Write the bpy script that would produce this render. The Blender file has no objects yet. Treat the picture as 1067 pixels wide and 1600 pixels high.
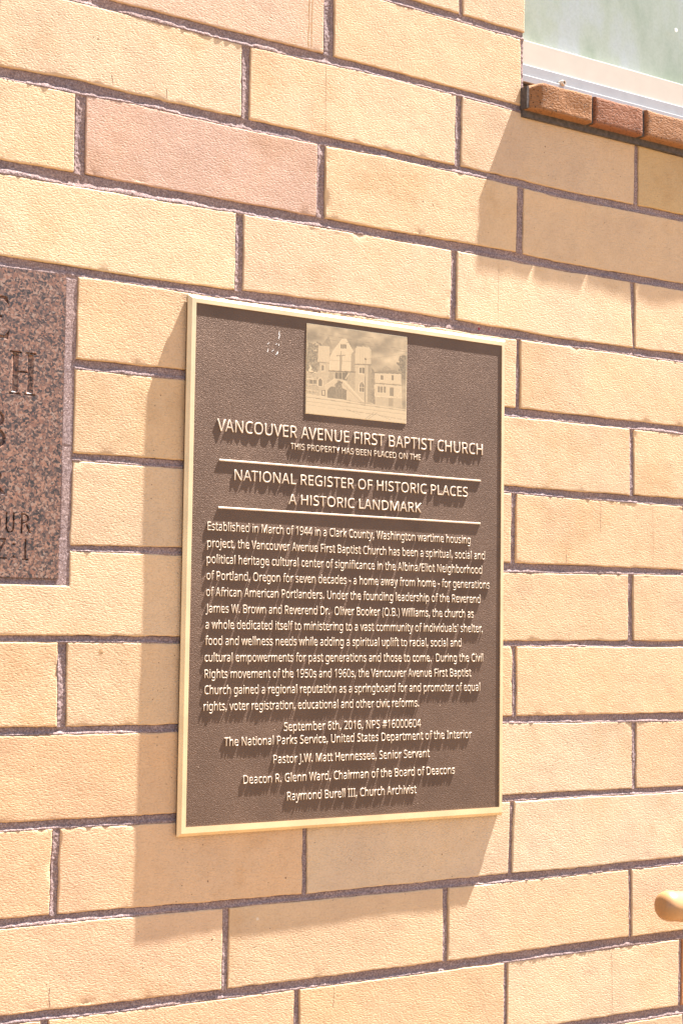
import bpy, math, random
import numpy as np
from mathutils import Matrix, Vector

S = bpy.context.scene
COL = S.collection
random.seed(7)
RNG = np.random.default_rng(11)

# ------------------------------------------------------------------ camera, sky, sun, exposure
yaw, pitch, roll = 0.58503, 0.07417, 0.01355
cam_data = bpy.data.cameras.new('camera')
cam = bpy.data.objects.new('camera', cam_data)
COL.objects.link(cam)
fw = Vector((math.sin(yaw) * math.cos(pitch), math.cos(yaw) * math.cos(pitch), math.sin(pitch)))
rt = Vector((math.cos(yaw), -math.sin(yaw), 0))
up = rt.cross(fw)
r2 = math.cos(roll) * rt + math.sin(roll) * up
u2 = -math.sin(roll) * rt + math.cos(roll) * up
M = Matrix((r2, u2, -fw)).transposed().to_4x4()
M.translation = Vector((0.0, -1.60291, 1.55))
cam.matrix_world = M
cam_data.sensor_fit = 'VERTICAL'
cam_data.sensor_height = 36.0
cam_data.lens = 2468.83 / 1600 * 36.0
cam_data.clip_start = 0.05
cam_data.clip_end = 500
S.camera = cam

SUN = Vector((5.15, -1.0, 12.1)).normalized()
world = bpy.data.worlds.new('World')
S.world = world
world.use_nodes = True
wn = world.node_tree
bg = wn.nodes['Background']
sky = wn.nodes.new('ShaderNodeTexSky')
sky.sky_type = 'NISHITA'
sky.sun_disc = False
sky.sun_elevation = math.asin(SUN.z)
sky.sun_rotation = math.atan2(SUN.x, SUN.y)
wn.links.new(sky.outputs[0], bg.inputs[0])
bg.inputs[1].default_value = 0.05
sl = bpy.data.lights.new('sun', 'SUN')
sl.energy = 5.0
sl.angle = math.radians(0.45)
sl.color = (1.0, 0.965, 0.93)
so = bpy.data.objects.new('sun', sl)
COL.objects.link(so)
so.rotation_euler = SUN.to_track_quat('Z', 'Y').to_euler()
so.location = (3, -2, 6)
S.view_settings.view_transform = 'Standard'
S.view_settings.look = 'None'
S.view_settings.exposure = 2.59
S.view_settings.gamma = 1.0
S.view_settings.use_curve_mapping = False

# ------------------------------------------------------------------ helpers
def tag(o, label=None, cat=None, group=None, kind=None):
    if label: o['label'] = label
    if cat: o['category'] = cat
    if group: o['group'] = group
    if kind: o['kind'] = kind
    return o

def empty(name, loc=(0, 0, 0)):
    o = bpy.data.objects.new(name, None)
    o.location = loc
    o.empty_display_size = 0.05
    COL.objects.link(o)
    return o

def np_mesh(name, co, faces, smooth=True):
    """co (n,3), faces list of arrays (m,4) / (m,3)"""
    me = bpy.data.meshes.new(name)
    co = np.asarray(co, np.float32)
    if isinstance(faces, np.ndarray):
        faces = [faces]
    faces = [f for f in faces if len(f)]
    me.vertices.add(len(co))
    me.vertices.foreach_set('co', co.ravel())
    li = np.concatenate([f.ravel() for f in faces]).astype(np.int32)
    cnt = np.concatenate([np.full(len(f), f.shape[1]) for f in faces]).astype(np.int32)
    st = np.concatenate([[0], np.cumsum(cnt)[:-1]]).astype(np.int32)
    me.loops.add(len(li))
    me.loops.foreach_set('vertex_index', li)
    me.polygons.add(len(cnt))
    me.polygons.foreach_set('loop_start', st)
    me.polygons.foreach_set('use_smooth', np.full(len(cnt), smooth))
    me.update(calc_edges=True)
    me.validate()
    return me

def obj(name, me, mat=None, parent=None, loc=None):
    o = bpy.data.objects.new(name, me)
    COL.objects.link(o)
    if mat is not None:
        me.materials.append(mat)
    if parent is not None:
        o.parent = parent
        o.matrix_parent_inverse = parent_inv(parent)
    if loc is not None:
        o.location = loc
    return o

def parent_inv(p):
    # meshes are built in world coordinates, so only an Empty's own place has to be taken off
    return Matrix.Translation(p.location).inverted() if p.type == 'EMPTY' else Matrix.Identity(4)

def box_arrays(x0, x1, y0, y1, z0, z1):
    v = np.array([(x, y, z) for x in (x0, x1) for y in (y0, y1) for z in (z0, z1)], float)
    f = np.array([(0, 1, 3, 2), (4, 6, 7, 5), (0, 4, 5, 1), (2, 3, 7, 6), (0, 2, 6, 4), (1, 5, 7, 3)])
    return v, f

def box(name, mat, parent, *b, bevel=0.0, seg=2):
    v, f = box_arrays(*b)
    me = np_mesh(name, v, f, False)
    o = obj(name, me, mat, parent)
    if bevel > 0:
        m = o.modifiers.new('bevel', 'BEVEL')
        m.width = bevel
        m.segments = seg
        m.limit_method = 'ANGLE'
    return o

def hash2(ix, iy, seed):
    h = (ix.astype(np.int64) * 374761393 + iy.astype(np.int64) * 668265263 + seed * 982451653) & 0xffffffff
    h = ((h ^ (h >> 13)) * 1274126177) & 0xffffffff
    return ((h ^ (h >> 16)) & 0xffff) / 65535.0

def noise2(x, y, scale, seed=0):
    x = np.asarray(x) / scale; y = np.asarray(y) / scale
    ix = np.floor(x); iy = np.floor(y)
    fx = x - ix; fy = y - iy
    fx = fx * fx * (3 - 2 * fx); fy = fy * fy * (3 - 2 * fy)
    a = hash2(ix, iy, seed); b = hash2(ix + 1, iy, seed)
    c = hash2(ix, iy + 1, seed); d = hash2(ix + 1, iy + 1, seed)
    return (a * (1 - fx) + b * fx) * (1 - fy) + (c * (1 - fx) + d * fx) * fy - 0.5

# ------------------------------------------------------------------ materials
def new_mat(name):
    m = bpy.data.materials.new(name)
    m.use_nodes = True
    return m, m.node_tree, m.node_tree.nodes['Principled BSDF']

def N(nt, typ, **kw):
    n = nt.nodes.new(typ)
    for k, v in kw.items():
        setattr(n, k, v)
    return n

def noise_node(nt, vec, scale, detail=3, rough=0.55):
    n = N(nt, 'ShaderNodeTexNoise')
    if scale > 80:                       # turn the lattice off the wall's own axes
        q = N(nt, 'ShaderNodeMapping'); q.inputs['Rotation'].default_value = (0.7, 1.1, 0.5)
        nt.links.new(vec, q.inputs[0]); vec = q.outputs[0]
    n.inputs['Scale'].default_value = scale
    n.inputs['Detail'].default_value = detail
    n.inputs['Roughness'].default_value = rough
    nt.links.new(vec, n.inputs['Vector'])
    return n

def ramp(nt, fac, stops):
    r = N(nt, 'ShaderNodeValToRGB')
    e = r.color_ramp.elements
    while len(e) > 1: e.remove(e[-1])
    e[0].position, e[0].color = stops[0][0], (*stops[0][1], 1)
    for p, c in stops[1:]:
        q = e.new(p); q.color = (*c, 1)
    nt.links.new(fac, r.inputs[0])
    return r

def mixc(nt, fac, a, b, mode='MIX'):
    m = N(nt, 'ShaderNodeMix', data_type='RGBA', blend_type=mode)
    for s, v in ((0, fac), (6, a), (7, b)):
        if isinstance(v, (int, float)): m.inputs[s].default_value = v
        elif isinstance(v, tuple): m.inputs[s].default_value = (*v, 1)
        else: nt.links.new(v, m.inputs[s])
    return m.outputs[2]

def math_node(nt, op, a, b=None):
    m = N(nt, 'ShaderNodeMath', operation=op)
    for i, v in ((0, a), (1, b)):
        if v is None: continue
        if isinstance(v, (int, float)): m.inputs[i].default_value = v
        else: nt.links.new(v, m.inputs[i])
    return m.outputs[0]

def brick_material(name, pits=(0.10, 0.06, 0.035), bump=0.9, relief=0.00052, grain=520, pitted=0.84, pitscale=150):
    m, nt, P = new_mat(name)
    tc = N(nt, 'ShaderNodeTexCoord')
    oi = N(nt, 'ShaderNodeObjectInfo')
    off = N(nt, 'ShaderNodeVectorMath', operation='ADD')
    rnd = N(nt, 'ShaderNodeCombineXYZ')
    sc = math_node(nt, 'MULTIPLY', oi.outputs['Random'], 37.0)
    for i in range(3): nt.links.new(sc, rnd.inputs[i])
    nt.links.new(tc.outputs['Object'], off.inputs[0]); nt.links.new(rnd.outputs[0], off.inputs[1])
    vec = off.outputs[0]
    big = noise_node(nt, vec, 9, 3)
    mid = noise_node(nt, vec, 45, 4)
    fine = noise_node(nt, vec, 420, 3, 0.6)
    c = mixc(nt, 1.0, oi.outputs['Color'], ramp(nt, big.outputs[0], [(0.3, (0.93, 0.92, 0.94)), (0.5, (1, 1, 1)), (0.7, (1.03, 1.0, 0.95))]).outputs[0], 'MULTIPLY')
    c = mixc(nt, 1.0, c, ramp(nt, mid.outputs[0], [(0.3, (0.955, 0.955, 0.955)), (0.6, (1.02, 1.02, 1.02))]).outputs[0], 'MULTIPLY')
    c = mixc(nt, 1.0, c, ramp(nt, fine.outputs[0], [(0.30, (0.92, 0.91, 0.90)), (0.55, (1.02, 1.02, 1.02))]).outputs[0], 'MULTIPLY')
    st = noise_node(nt, vec, 5.5, 5, 0.65)
    c = mixc(nt, 1.0, c, ramp(nt, st.outputs[0], [(0.34, (0.92, 0.88, 0.82)), (0.44, (1, 1, 1)), (0.66, (1, 1, 1)), (0.74, (0.97, 0.98, 1.06))]).outputs[0], 'MULTIPLY')
    # dark iron specks
    vo = N(nt, 'ShaderNodeTexVoronoi'); vo.inputs['Scale'].default_value = pitscale
    nt.links.new(vec, vo.inputs['Vector'])
    spk = ramp(nt, vo.outputs['Distance'], [(0.06 if pitscale < 200 else .2, (1, 1, 1)), (0.12 if pitscale < 200 else .32, (0, 0, 0))])
    sel = N(nt, 'ShaderNodeSeparateColor'); nt.links.new(vo.outputs['Color'], sel.inputs[0])
    selm = math_node(nt, 'GREATER_THAN', sel.outputs[0], pitted)
    fac = math_node(nt, 'MULTIPLY', spk.outputs[0], selm)
    fac = math_node(nt, 'MULTIPLY', fac, 0.8)
    c = mixc(nt, fac, c, pits)
    nt.links.new(c, P.inputs['Base Color'])
    P.inputs['Roughness'].default_value = 0.93
    P.inputs['Specular IOR Level'].default_value = 0.25
    # wire-cut, slightly diagonal sandy relief
    mp = N(nt, 'ShaderNodeMapping')
    mp.inputs['Rotation'].default_value = (0, math.radians(35), 0)
    mp.inputs['Scale'].default_value = (0.62, 1, 1.35)
    nt.links.new(vec, mp.inputs[0])
    g1 = noise_node(nt, mp.outputs[0], grain, 2, 0.5)
    g2 = noise_node(nt, vec, 90, 2)
    gp = ramp(nt, g1.outputs[0], [(0.30, (0, 0, 0)), (0.47, (0.8, 0.8, 0.8)), (0.75, (1, 1, 1))])
    h = math_node(nt, 'ADD', gp.outputs[0], math_node(nt, 'MULTIPLY', g2.outputs[0], 0.25))
    h = math_node(nt, 'SUBTRACT', h, math_node(nt, 'MULTIPLY', fac, 1.2))
    b = N(nt, 'ShaderNodeBump')
    b.inputs['Strength'].default_value = bump
    b.inputs['Distance'].default_value = relief
    nt.links.new(h, b.inputs['Height'])
    nt.links.new(b.outputs[0], P.inputs['Normal'])
    return m

def mortar_material():
    m, nt, P = new_mat('mortar_material')
    tc = N(nt, 'ShaderNodeTexCoord')
    vec = tc.outputs['Object']
    a = noise_node(nt, vec, 500, 3, 0.65)
    b_ = noise_node(nt, vec, 14, 3)
    c = ramp(nt, a.outputs[0], [(0.28, (0.12, 0.085, 0.080)), (0.5, (0.25, 0.185, 0.175)), (0.72, (0.43, 0.345, 0.33))]).outputs[0]
    c = mixc(nt, 1.0, c, ramp(nt, b_.outputs[0], [(0.3, (0.82, 0.80, 0.84)), (0.7, (1.15, 1.05, 0.98))]).outputs[0], 'MULTIPLY')
    nt.links.new(c, P.inputs['Base Color'])
    P.inputs['Roughness'].default_value = 0.95
    P.inputs['Specular IOR Level'].default_value = 0.2
    h = noise_node(nt, vec, 1100, 2, 0.6)
    b = N(nt, 'ShaderNodeBump'); b.inputs['Strength'].default_value = 1.0; b.inputs['Distance'].default_value = 0.0012
    nt.links.new(h.outputs[0], b.inputs['Height']); nt.links.new(b.outputs[0], P.inputs['Normal'])
    return m

def granite_material():
    m, nt, P = new_mat('granite_material')
    tc = N(nt, 'ShaderNodeTexCoord'); vec = tc.outputs['Object']
    d = noise_node(nt, vec, 160, 2)
    add = N(nt, 'ShaderNodeVectorMath', operation='MULTIPLY_ADD')
    nt.links.new(d.outputs['Color'], add.inputs[0]); add.inputs[1].default_value = (0.006,) * 3
    nt.links.new(vec, add.inputs[2])
    vo = N(nt, 'ShaderNodeTexVoronoi'); vo.inputs['Scale'].default_value = 470
    nt.links.new(add.outputs[0], vo.inputs['Vector'])
    sp = N(nt, 'ShaderNodeSeparateColor'); nt.links.new(vo.outputs['Color'], sp.inputs[0])
    big = noise_node(nt, vec, 70, 3)
    v = math_node(nt, 'ADD', math_node(nt, 'MULTIPLY', sp.outputs[0], 0.72), math_node(nt, 'MULTIPLY', big.outputs[0], 0.55))
    v = math_node(nt, 'SUBTRACT', v, 0.12)
    c = ramp(nt, v, [(0.0, (0.010, 0.008, 0.008)), (0.26, (0.03, 0.020, 0.019)), (0.38, (0.085, 0.048, 0.038)), (0.50, (0.20, 0.088, 0.054)), (0.60, (0.085, 0.053, 0.044)), (0.74, (0.27, 0.135, 0.085)), (0.95, (0.24, 0.185, 0.15))])
    nt.links.new(c.outputs[0], P.inputs['Base Color'])
    P.inputs['Roughness'].default_value = 0.55
    b = N(nt, 'ShaderNodeBump'); b.inputs['Strength'].default_value = 0.25; b.inputs['Distance'].default_value = 0.0005
    nt.links.new(sp.outputs[1], b.inputs['Height']); nt.links.new(b.outputs[0], P.inputs['Normal'])
    return m

def bronze_ground_material():
    m, nt, P = new_mat('brown_plaque_enamel')
    tc = N(nt, 'ShaderNodeTexCoord'); vec = tc.outputs['Object']
    n1 = noise_node(nt, vec, 900, 1.5, 0.5)
    n2 = noise_node(nt, vec, 18, 3)
    c = ramp(nt, n2.outputs[0], [(0.3, (0.120, 0.076, 0.054)), (0.7, (0.150, 0.096, 0.068))]).outputs[0]
    vo = N(nt, 'ShaderNodeTexVoronoi'); vo.inputs['Scale'].default_value = 120
    nt.links.new(vec, vo.inputs['Vector'])
    sp = N(nt, 'ShaderNodeSeparateColor'); nt.links.new(vo.outputs['Color'], sp.inputs[0])
    f = math_node(nt, 'MULTIPLY', ramp(nt, vo.outputs['Distance'], [(0.05, (1, 1, 1)), (0.10, (0, 0, 0))]).outputs[0], math_node(nt, 'GREATER_THAN', sp.outputs[0], 0.975))
    c = mixc(nt, f, c, (0.5, 0.38, 0.28))
    nt.links.new(c, P.inputs['Base Color'])
    P.inputs['Roughness'].default_value = 0.62
    P.inputs['Metallic'].default_value = 0.75
    b = N(nt, 'ShaderNodeBump'); b.inputs['Strength'].default_value = 1.0; b.inputs['Distance'].default_value = 0.00076
    nt.links.new(n1.outputs[0], b.inputs['Height']); nt.links.new(b.outputs[0], P.inputs['Normal'])
    return m

def simple_mat(name, col, rough=0.5, metal=0.0, nscale=40, var=0.08, bump=0.0, bscale=300, bdist=0.0003):
    m, nt, P = new_mat(name)
    tc = N(nt, 'ShaderNodeTexCoord'); vec = tc.outputs['Object']
    n = noise_node(nt, vec, nscale, 4)
    lo = tuple(c * (1 - var) for c in col); hi = tuple(min(1, c * (1 + var)) for c in col)
    nt.links.new(ramp(nt, n.outputs[0], [(0.3, lo), (0.7, hi)]).outputs[0], P.inputs['Base Color'])
    P.inputs['Roughness'].default_value = rough
    P.inputs['Metallic'].default_value = metal
    if bump:
        h = noise_node(nt, vec, bscale, 3)
        b = N(nt, 'ShaderNodeBump'); b.inputs['Strength'].default_value = bump; b.inputs['Distance'].default_value = bdist
        nt.links.new(h.outputs[0], b.inputs['Height']); nt.links.new(b.outputs[0], P.inputs['Normal'])
    return m

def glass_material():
    m, nt, P = new_mat('dusty_glass_painted_reflections')
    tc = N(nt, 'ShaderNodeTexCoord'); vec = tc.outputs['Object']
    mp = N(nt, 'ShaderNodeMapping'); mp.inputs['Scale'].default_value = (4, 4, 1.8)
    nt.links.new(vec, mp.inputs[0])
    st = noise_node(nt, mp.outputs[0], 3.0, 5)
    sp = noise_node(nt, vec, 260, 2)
    c = ramp(nt, st.outputs[0], [(0.32, (0.33, 0.38, 0.28)), (0.45, (0.42, 0.46, 0.37)), (0.56, (0.46, 0.49, 0.48)), (0.70, (0.47, 0.50, 0.38))]).outputs[0]  # blotches paint the tree and sky reflections into the pane's colour
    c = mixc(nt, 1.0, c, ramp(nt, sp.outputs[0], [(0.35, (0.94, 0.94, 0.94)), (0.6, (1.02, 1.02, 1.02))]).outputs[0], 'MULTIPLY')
    nt.links.new(c, P.inputs['Base Color'])
    P.inputs['Roughness'].default_value = 0.28
    P.inputs['Specular IOR Level'].default_value = 0.6
    P.inputs['Coat Weight'].default_value = 0.3
    P.inputs['Coat Roughness'].default_value = 0.12
    tr = N(nt, 'ShaderNodeBsdfTransparent')
    mx = N(nt, 'ShaderNodeMixShader'); mx.inputs[0].default_value = 0.62
    out = nt.nodes['Material Output']
    nt.links.new(tr.outputs[0], mx.inputs[1]); nt.links.new(P.outputs[0], mx.inputs[2])
    nt.links.new(mx.outputs[0], out.inputs['Surface'])
    return m

def color_attr_mat(name):
    m, nt, P = new_mat(name)
    a = N(nt, 'ShaderNodeAttribute'); a.attribute_name = 'tone'
    nt.links.new(a.outputs['Color'], P.inputs['Base Color'])
    P.inputs['Roughness'].default_value = 0.5
    P.inputs['Metallic'].default_value = 0.0
    return m

M_BRICK = brick_material('buff_brick')
M_SILL = brick_material('brown_sill_brick', pits=(0.02, 0.012, 0.008), bump=1.0, relief=0.0009, grain=330, pitted=0.55, pitscale=330)
M_MORTAR = mortar_material()
M_DARK_MORTAR = simple_mat('dark_mortar', (0.075, 0.06, 0.055), 0.95, 0, 200, 0.4, 0.6, 500)  # darker mortar for the sill joints, its left end and the bed below
M_GRANITE = granite_material()
M_ENAMEL = bronze_ground_material()
M_BRASS = simple_mat('satin_pale_bronze', (0.69, 0.52, 0.31), 0.38, 0.3, 22, 0.11, 0.08, 500, 0.0002)
M_LETTER = simple_mat('rubbed_bronze_letter', (0.56, 0.45, 0.34), 0.45, 0.15, 60, 0.05)
M_DARK = simple_mat('dark_bronze_edge', (0.10, 0.055, 0.03), 0.6, 0.2, 30, 0.1)
M_PIC = color_attr_mat('etched_picture')
M_ALU = simple_mat('weathered_aluminium', (0.33, 0.315, 0.305), 0.5, 0.3, 60, 0.05, 0.1, 400)
M_CREAM = simple_mat('cream_painted_rail', (0.46, 0.41, 0.34), 0.6, 0, 30, 0.05)
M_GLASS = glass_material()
M_BLIND = simple_mat('pale_green_blind', (0.24, 0.29, 0.22), 0.8, 0, 8, 0.15)
M_RAIL = simple_mat('tan_rail_paint', (0.35, 0.185, 0.078), 0.34, 0, 18, 0.06, 0.15, 90, 0.0006)
M_CONC = simple_mat('sunlit_concrete', (0.175, 0.114, 0.054), 0.9, 0, 3, 0.15, 0.3, 60, 0.003)
M_RED = simple_mat('red_spot', (0.25, 0.01, 0.02), 0.5)
M_WHITE = simple_mat('white_paint', (0.8, 0.78, 0.74), 0.6)
M_CRACK = simple_mat('dark_crack', (0.20, 0.12, 0.07), 0.95)

# ------------------------------------------------------------------ ground
GW = 40
v, f = box_arrays(-GW, GW, -GW, GW, -0.3, 0.0)
tag(obj('pavement', np_mesh('pavement', v, f, False), M_CONC), kind='structure')

# ------------------------------------------------------------------ wall coursing (metres; x along the wall, z up, wall face at y = 0)
PITCH = 0.1017
J = {
 -1:[(1.1159,2.3593,2.3469),(1.3261,2.3577,2.3463)],
 0:[(0.6068,2.2570,2.2449),(0.6886,2.2596,2.2464),(0.7602,2.2588,2.2461),(0.9296,2.2585,2.2443),(1.1173,2.2589,2.2481),(1.3491,2.2559,2.2462),(1.5556,2.2495,2.2411),(1.6471,2.2466,2.2390)],
 1:[(0.6100,2.1550,2.1409),(0.7054,2.1584,2.1417),(0.7629,2.1562,2.1444),(0.9317,2.1560,2.1412),(1.1188,2.1550,2.1451),(1.3275,2.1547,2.1443),(1.4029,2.1526,2.1411),(1.6468,2.1550,2.1446)],
 2:[(0.6132,2.0522,2.0361),(0.7656,2.0532,2.0374),(0.9337,2.0535,2.0396),(1.1202,2.0526,2.0408),(1.3282,2.0551,2.0413),(1.4034,2.0519,2.0405),(1.6464,2.0541,2.0433)],
 3:[(0.6165,1.9474,1.9341),(0.7683,1.9458,1.9363),(0.8924,1.9467,1.9354),(0.9358,1.9494,1.9356),(1.1217,1.9526,1.9380),(1.2432,1.9514,1.9376),(1.3510,1.9493,1.9372),(1.4039,1.9476,1.9371),(1.6461,1.9511,1.9381)],
 4:[(0.7094,1.8445,1.8324),(0.8440,1.8455,1.8336),(1.3188,1.8458,1.8331),(1.4043,1.8456,1.8335),(1.6457,1.8465,1.8345)],
 5:[(0.7070,1.7399,1.7307),(0.8423,1.7409,1.7314),(1.3196,1.7417,1.7316),(1.4048,1.7410,1.7306),(1.6453,1.7426,1.7317)],
 6:[(0.7053,1.6384,1.6314),(0.8438,1.6411,1.6316),(1.3204,1.6401,1.6275),(1.4053,1.6409,1.6285),(1.6450,1.6413,1.6331)],
 7:[(0.6290,1.5393,1.5319),(0.8446,1.5399,1.5319),(1.3211,1.5383,1.5308),(1.6446,1.5407,1.5316)],
 8:[(0.6321,1.4414,1.4326),(0.8429,1.4405,1.4315),(1.3218,1.4405,1.4314),(1.6443,1.4398,1.4273)],
 9:[(0.6352,1.3414,1.3321),(0.8428,1.3406,1.3306),(1.3226,1.3389,1.3303),(1.4067,1.3392,1.3304),(1.6439,1.3370,1.3285)],
 10:[(0.6383,1.2415,1.2312),(0.7866,1.2402,1.2305),(1.0386,1.2373,1.2294),(1.3340,1.2388,1.2273),(1.4071,1.2376,1.2276),(1.6436,1.2393,1.2287)],
 11:[(0.6414,1.1413,1.1317),(0.7892,1.1396,1.1285),(1.0403,1.1380,1.1268),(1.3348,1.1382,1.1257),(1.4076,1.1389,1.1256),(1.6432,1.1379,1.1256)],
 12:[(1.4370,1.0380,1.0256),(1.5610,1.0364,1.0236),(1.6429,1.0354,1.0232)],
}
H = {
 -2:[(1.2349,1.2423,1.2359,1.2433)],
 -1:[(1.0254,1.0415,1.0265,1.0420)],
 0:[(0.9111,0.9226,0.9117,0.9226),(1.2318,1.2428,1.2306,1.2411),(1.5513,1.5581,1.5494,1.5580)],
 1:[(0.6994,0.7125,0.6996,0.7134),(1.0191,1.0312,1.0188,1.0318),(1.3369,1.3486,1.3353,1.3470)],
 2:[(0.9067,0.9180,0.9069,0.9182),(1.2266,1.2370,1.2254,1.2358),(1.5420,1.5518,1.5469,1.5518)],
 3:[(0.6937,0.7085,0.6940,0.7085),(1.0170,1.0270,1.0170,1.0270),(1.3372,1.3439,1.3351,1.3439)],
 4:[(0.6940,0.7078,0.6940,0.7075),(0.9050,0.9150,0.9050,0.9150),(1.2240,1.2340,1.2240,1.2340),(1.5408,1.5493,1.5408,1.5493)],
 5:[(0.6940,0.7072,0.6941,0.7070),(1.0100,1.0200,1.0100,1.0200),(1.3294,1.3381,1.3290,1.3376)],
 6:[(0.9090,0.9190,0.9090,0.9190),(1.2240,1.2340,1.2240,1.2340),(1.5383,1.5480,1.5384,1.5480)],
 7:[(0.6955,0.7063,0.6966,0.7078),(1.0110,1.0210,1.0110,1.0210),(1.3319,1.3395,1.3326,1.3401)],
 8:[(0.9100,0.9200,0.9100,0.9200),(1.2290,1.2390,1.2290,1.2390),(1.5456,1.5540,1.5456,1.5540)],
 9:[(0.6954,0.7042,0.6939,0.7039),(1.0125,1.0197,1.0133,1.0205),(1.3301,1.3371,1.3276,1.3340)],
 10:[(0.9070,0.9154,0.9065,0.9149),(1.2220,1.2311,1.2220,1.2305),(1.5396,1.5455,1.5396,1.5455)],
 11:[(0.6880,0.6970,0.6880,0.6970),(1.0046,1.0122,1.0044,1.0120),(1.3210,1.3284,1.3205,1.3268),(1.6351,1.6420,1.6323,1.6391)],
 12:[(0.6913,0.6971,0.6934,0.6993),(1.0080,1.0160,1.0080,1.0160),(1.3250,1.3330,1.3250,1.3330)],
}
BOND = 0.3155
XL, XR = 0.25, 2.05           # part of the wall whose bricks are modelled one by one
ROW0, ROW1 = -3, 13           # course numbers of that part
WX = 1.348                    # left edge of the window opening
SILLZ = 2.2475

def zc(r, k):
    """top (k=1: bottom edge of the brick above) or bottom (k=2) of bed joint r, as a function of x"""
    def fn(x):
        if r in J:
            a = J[r]
            return np.interp(x, [q[0] for q in a], [q[k] for q in a])
        return np.full_like(np.asarray(x, float), 2.2515 - PITCH * r + (0.0055 if k == 1 else -0.0055))
    return fn

def row_joints(r):
    js = list(H.get(r, []))
    if not js:
        base = (1.2330 if r % 2 == 0 else 1.0290)
        js = [(base - .0045, base + .0045) * 2]
    while js[0][0] > XL - 0.1:
        if r in (3, 4, 5): break
        a = js[0]; js.insert(0, tuple(q - BOND for q in a))
    while js[-1][0] < XR + 0.1:
        a = js[-1]; js.append(tuple(q + BOND for q in a))
    return js

GR = (0.20, 0.6939, 1.6008, 1.9350)      # granite stone x0,x1,z0,z1
GJX = 0.7075                               # left face of the bricks beside it

def brick_mesh(xa0, xa1, xb0, xb1, zt, zb, seed, notch=None, step=0.005, depth=0.085, tilt=1.0, face=0.0):
    """left edge xa0(top)..xa1(bottom), right edge xb0..xb1; zt/zb functions of x; a rough faced block"""
    e = np.array([0, .0006, .0013, .0024, .0040])
    w = (xb0 - xa0); hgt = 0.09
    nu = max(4, int((w - .012) / step)); nv = max(4, int((hgt - .012) / step))
    U = np.concatenate([e / w, np.linspace(.0075 / w, 1 - .0075 / w, nu), 1 - e[::-1] / w])
    V = np.concatenate([e / hgt, np.linspace(.0075 / hgt, 1 - .0075 / hgt, nv), 1 - e[::-1] / hgt])
    if notch:
        un = (notch[0] - xa0) / w
        U = np.unique(np.concatenate([U[np.abs(U - un) > .006 / w], un + np.array([0, .0006, .0014, .003]) / w]))
        vn = notch[2]
        V = np.unique(np.concatenate([V[np.abs(V - vn) > .06], vn + np.array([0, .006, .014, .03])]))
    uu, vv = np.meshgrid(U, V)                 # vv = 0 top .. 1 bottom
    XA = xa0 + (xa1 - xa0) * vv; XB = xb0 + (xb1 - xb0) * vv
    x = XA + (XB - XA) * uu
    z0 = zt(x); z1 = zb(x)
    z = z0 + (z1 - z0) * vv
    dl = x - XA; dr = XB - x; dt = z0 - z; db = z - z1
    if notch:
        inn = (x < notch[0] + 1e-6) & (vv < notch[2] - 1e-6)
        dnx = notch[0] - x; dnz = (notch[2] - vv) * hgt
        # distance to the notch corner region
        dn = np.sqrt(np.maximum(-dnx, 0) ** 2 + np.maximum(-dnz, 0) ** 2)
    d = np.minimum(np.minimum(dl, dr), np.minimum(dt, db))
    if notch: d = np.minimum(d, dn)
    d = np.maximum(d, 0)
    # arris wander: pull the edges in by a noisy amount
    wander = 0.0009 * noise2(x, z, .0045, seed) + 0.0012 * noise2(x, z, .022, seed + 3)
    edge = np.exp(-d / .002)
    cx = 0.5 * (XA + XB); cz = 0.5 * (z0 + z1)
    sx = np.where(np.minimum(dl, dr) < .004, np.sign(x - cx), 0.0); sz = np.where(np.minimum(dt, db) < .004, np.sign(z - cz), 0.0)
    x = x + sx * wander * edge; z = z + sz * wander * edge
    R = 0.0011 * (1 + 0.9 * noise2(x, z, .015, seed + 5))
    R = np.maximum(R, .0006)
    t = np.clip(1 - d / R, 0, 1)
    y = R * (1 - np.sqrt(np.maximum(1 - t * t, 0)))
    rs = np.random.default_rng(seed)
    ax, az, a0 = rs.uniform(-1, 1, 3)
    y = y + tilt * (0.0004 * ax * (x - cx) / .15 + 0.0003 * az * (z - cz) / .045 + 0.00025 * a0)
    y = y + 0.00045 * noise2(x, z, .05, seed + 7) + 0.00022 * noise2(x, z, .013, seed + 9) + face
    # occasional chips on the arris
    chip = np.maximum(noise2(x, z, .011, seed + 13) - .33, 0) * np.exp(-d / .003)
    y = y + chip * .012
    nr, nc = x.shape
    idx = np.arange(nr * nc).reshape(nr, nc)
    co = np.stack([x.ravel(), y.ravel(), z.ravel()], 1)
    q = np.stack([idx[:-1, :-1], idx[1:, :-1], idx[1:, 1:], idx[:-1, 1:]], -1)
    keep = np.ones(q.shape[:2], bool)
    if notch:
        cxs = 0.5 * (uu[:-1, :-1] + uu[:-1, 1:]) * w + xa0; cvs = 0.5 * (vv[:-1, :-1] + vv[1:, :-1])
        keep = ~((cxs < notch[0]) & (cvs < notch[2]))
    q = q[keep].reshape(-1, 4)
    # sides: extrude the open boundary back into the wall
    ed = np.concatenate([q[:, [0, 1]], q[:, [1, 2]], q[:, [2, 3]], q[:, [3, 0]]])
    key = np.minimum(ed[:, 0], ed[:, 1]) * 10000000 + np.maximum(ed[:, 0], ed[:, 1])
    _, inv, cnt = np.unique(key, return_inverse=True, return_counts=True)
    bd = ed[cnt[inv] == 1]
    vb = np.unique(bd)
    mp = {int(a): i + len(co) for i, a in enumerate(vb)}
    back = co[vb].copy(); back[:, 1] = depth
    side = np.array([(b, a, mp[int(a)], mp[int(b)]) for a, b in bd])
    co = np.concatenate([co, back])
    return np_mesh('brick', co, [q, side], True)

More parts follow.
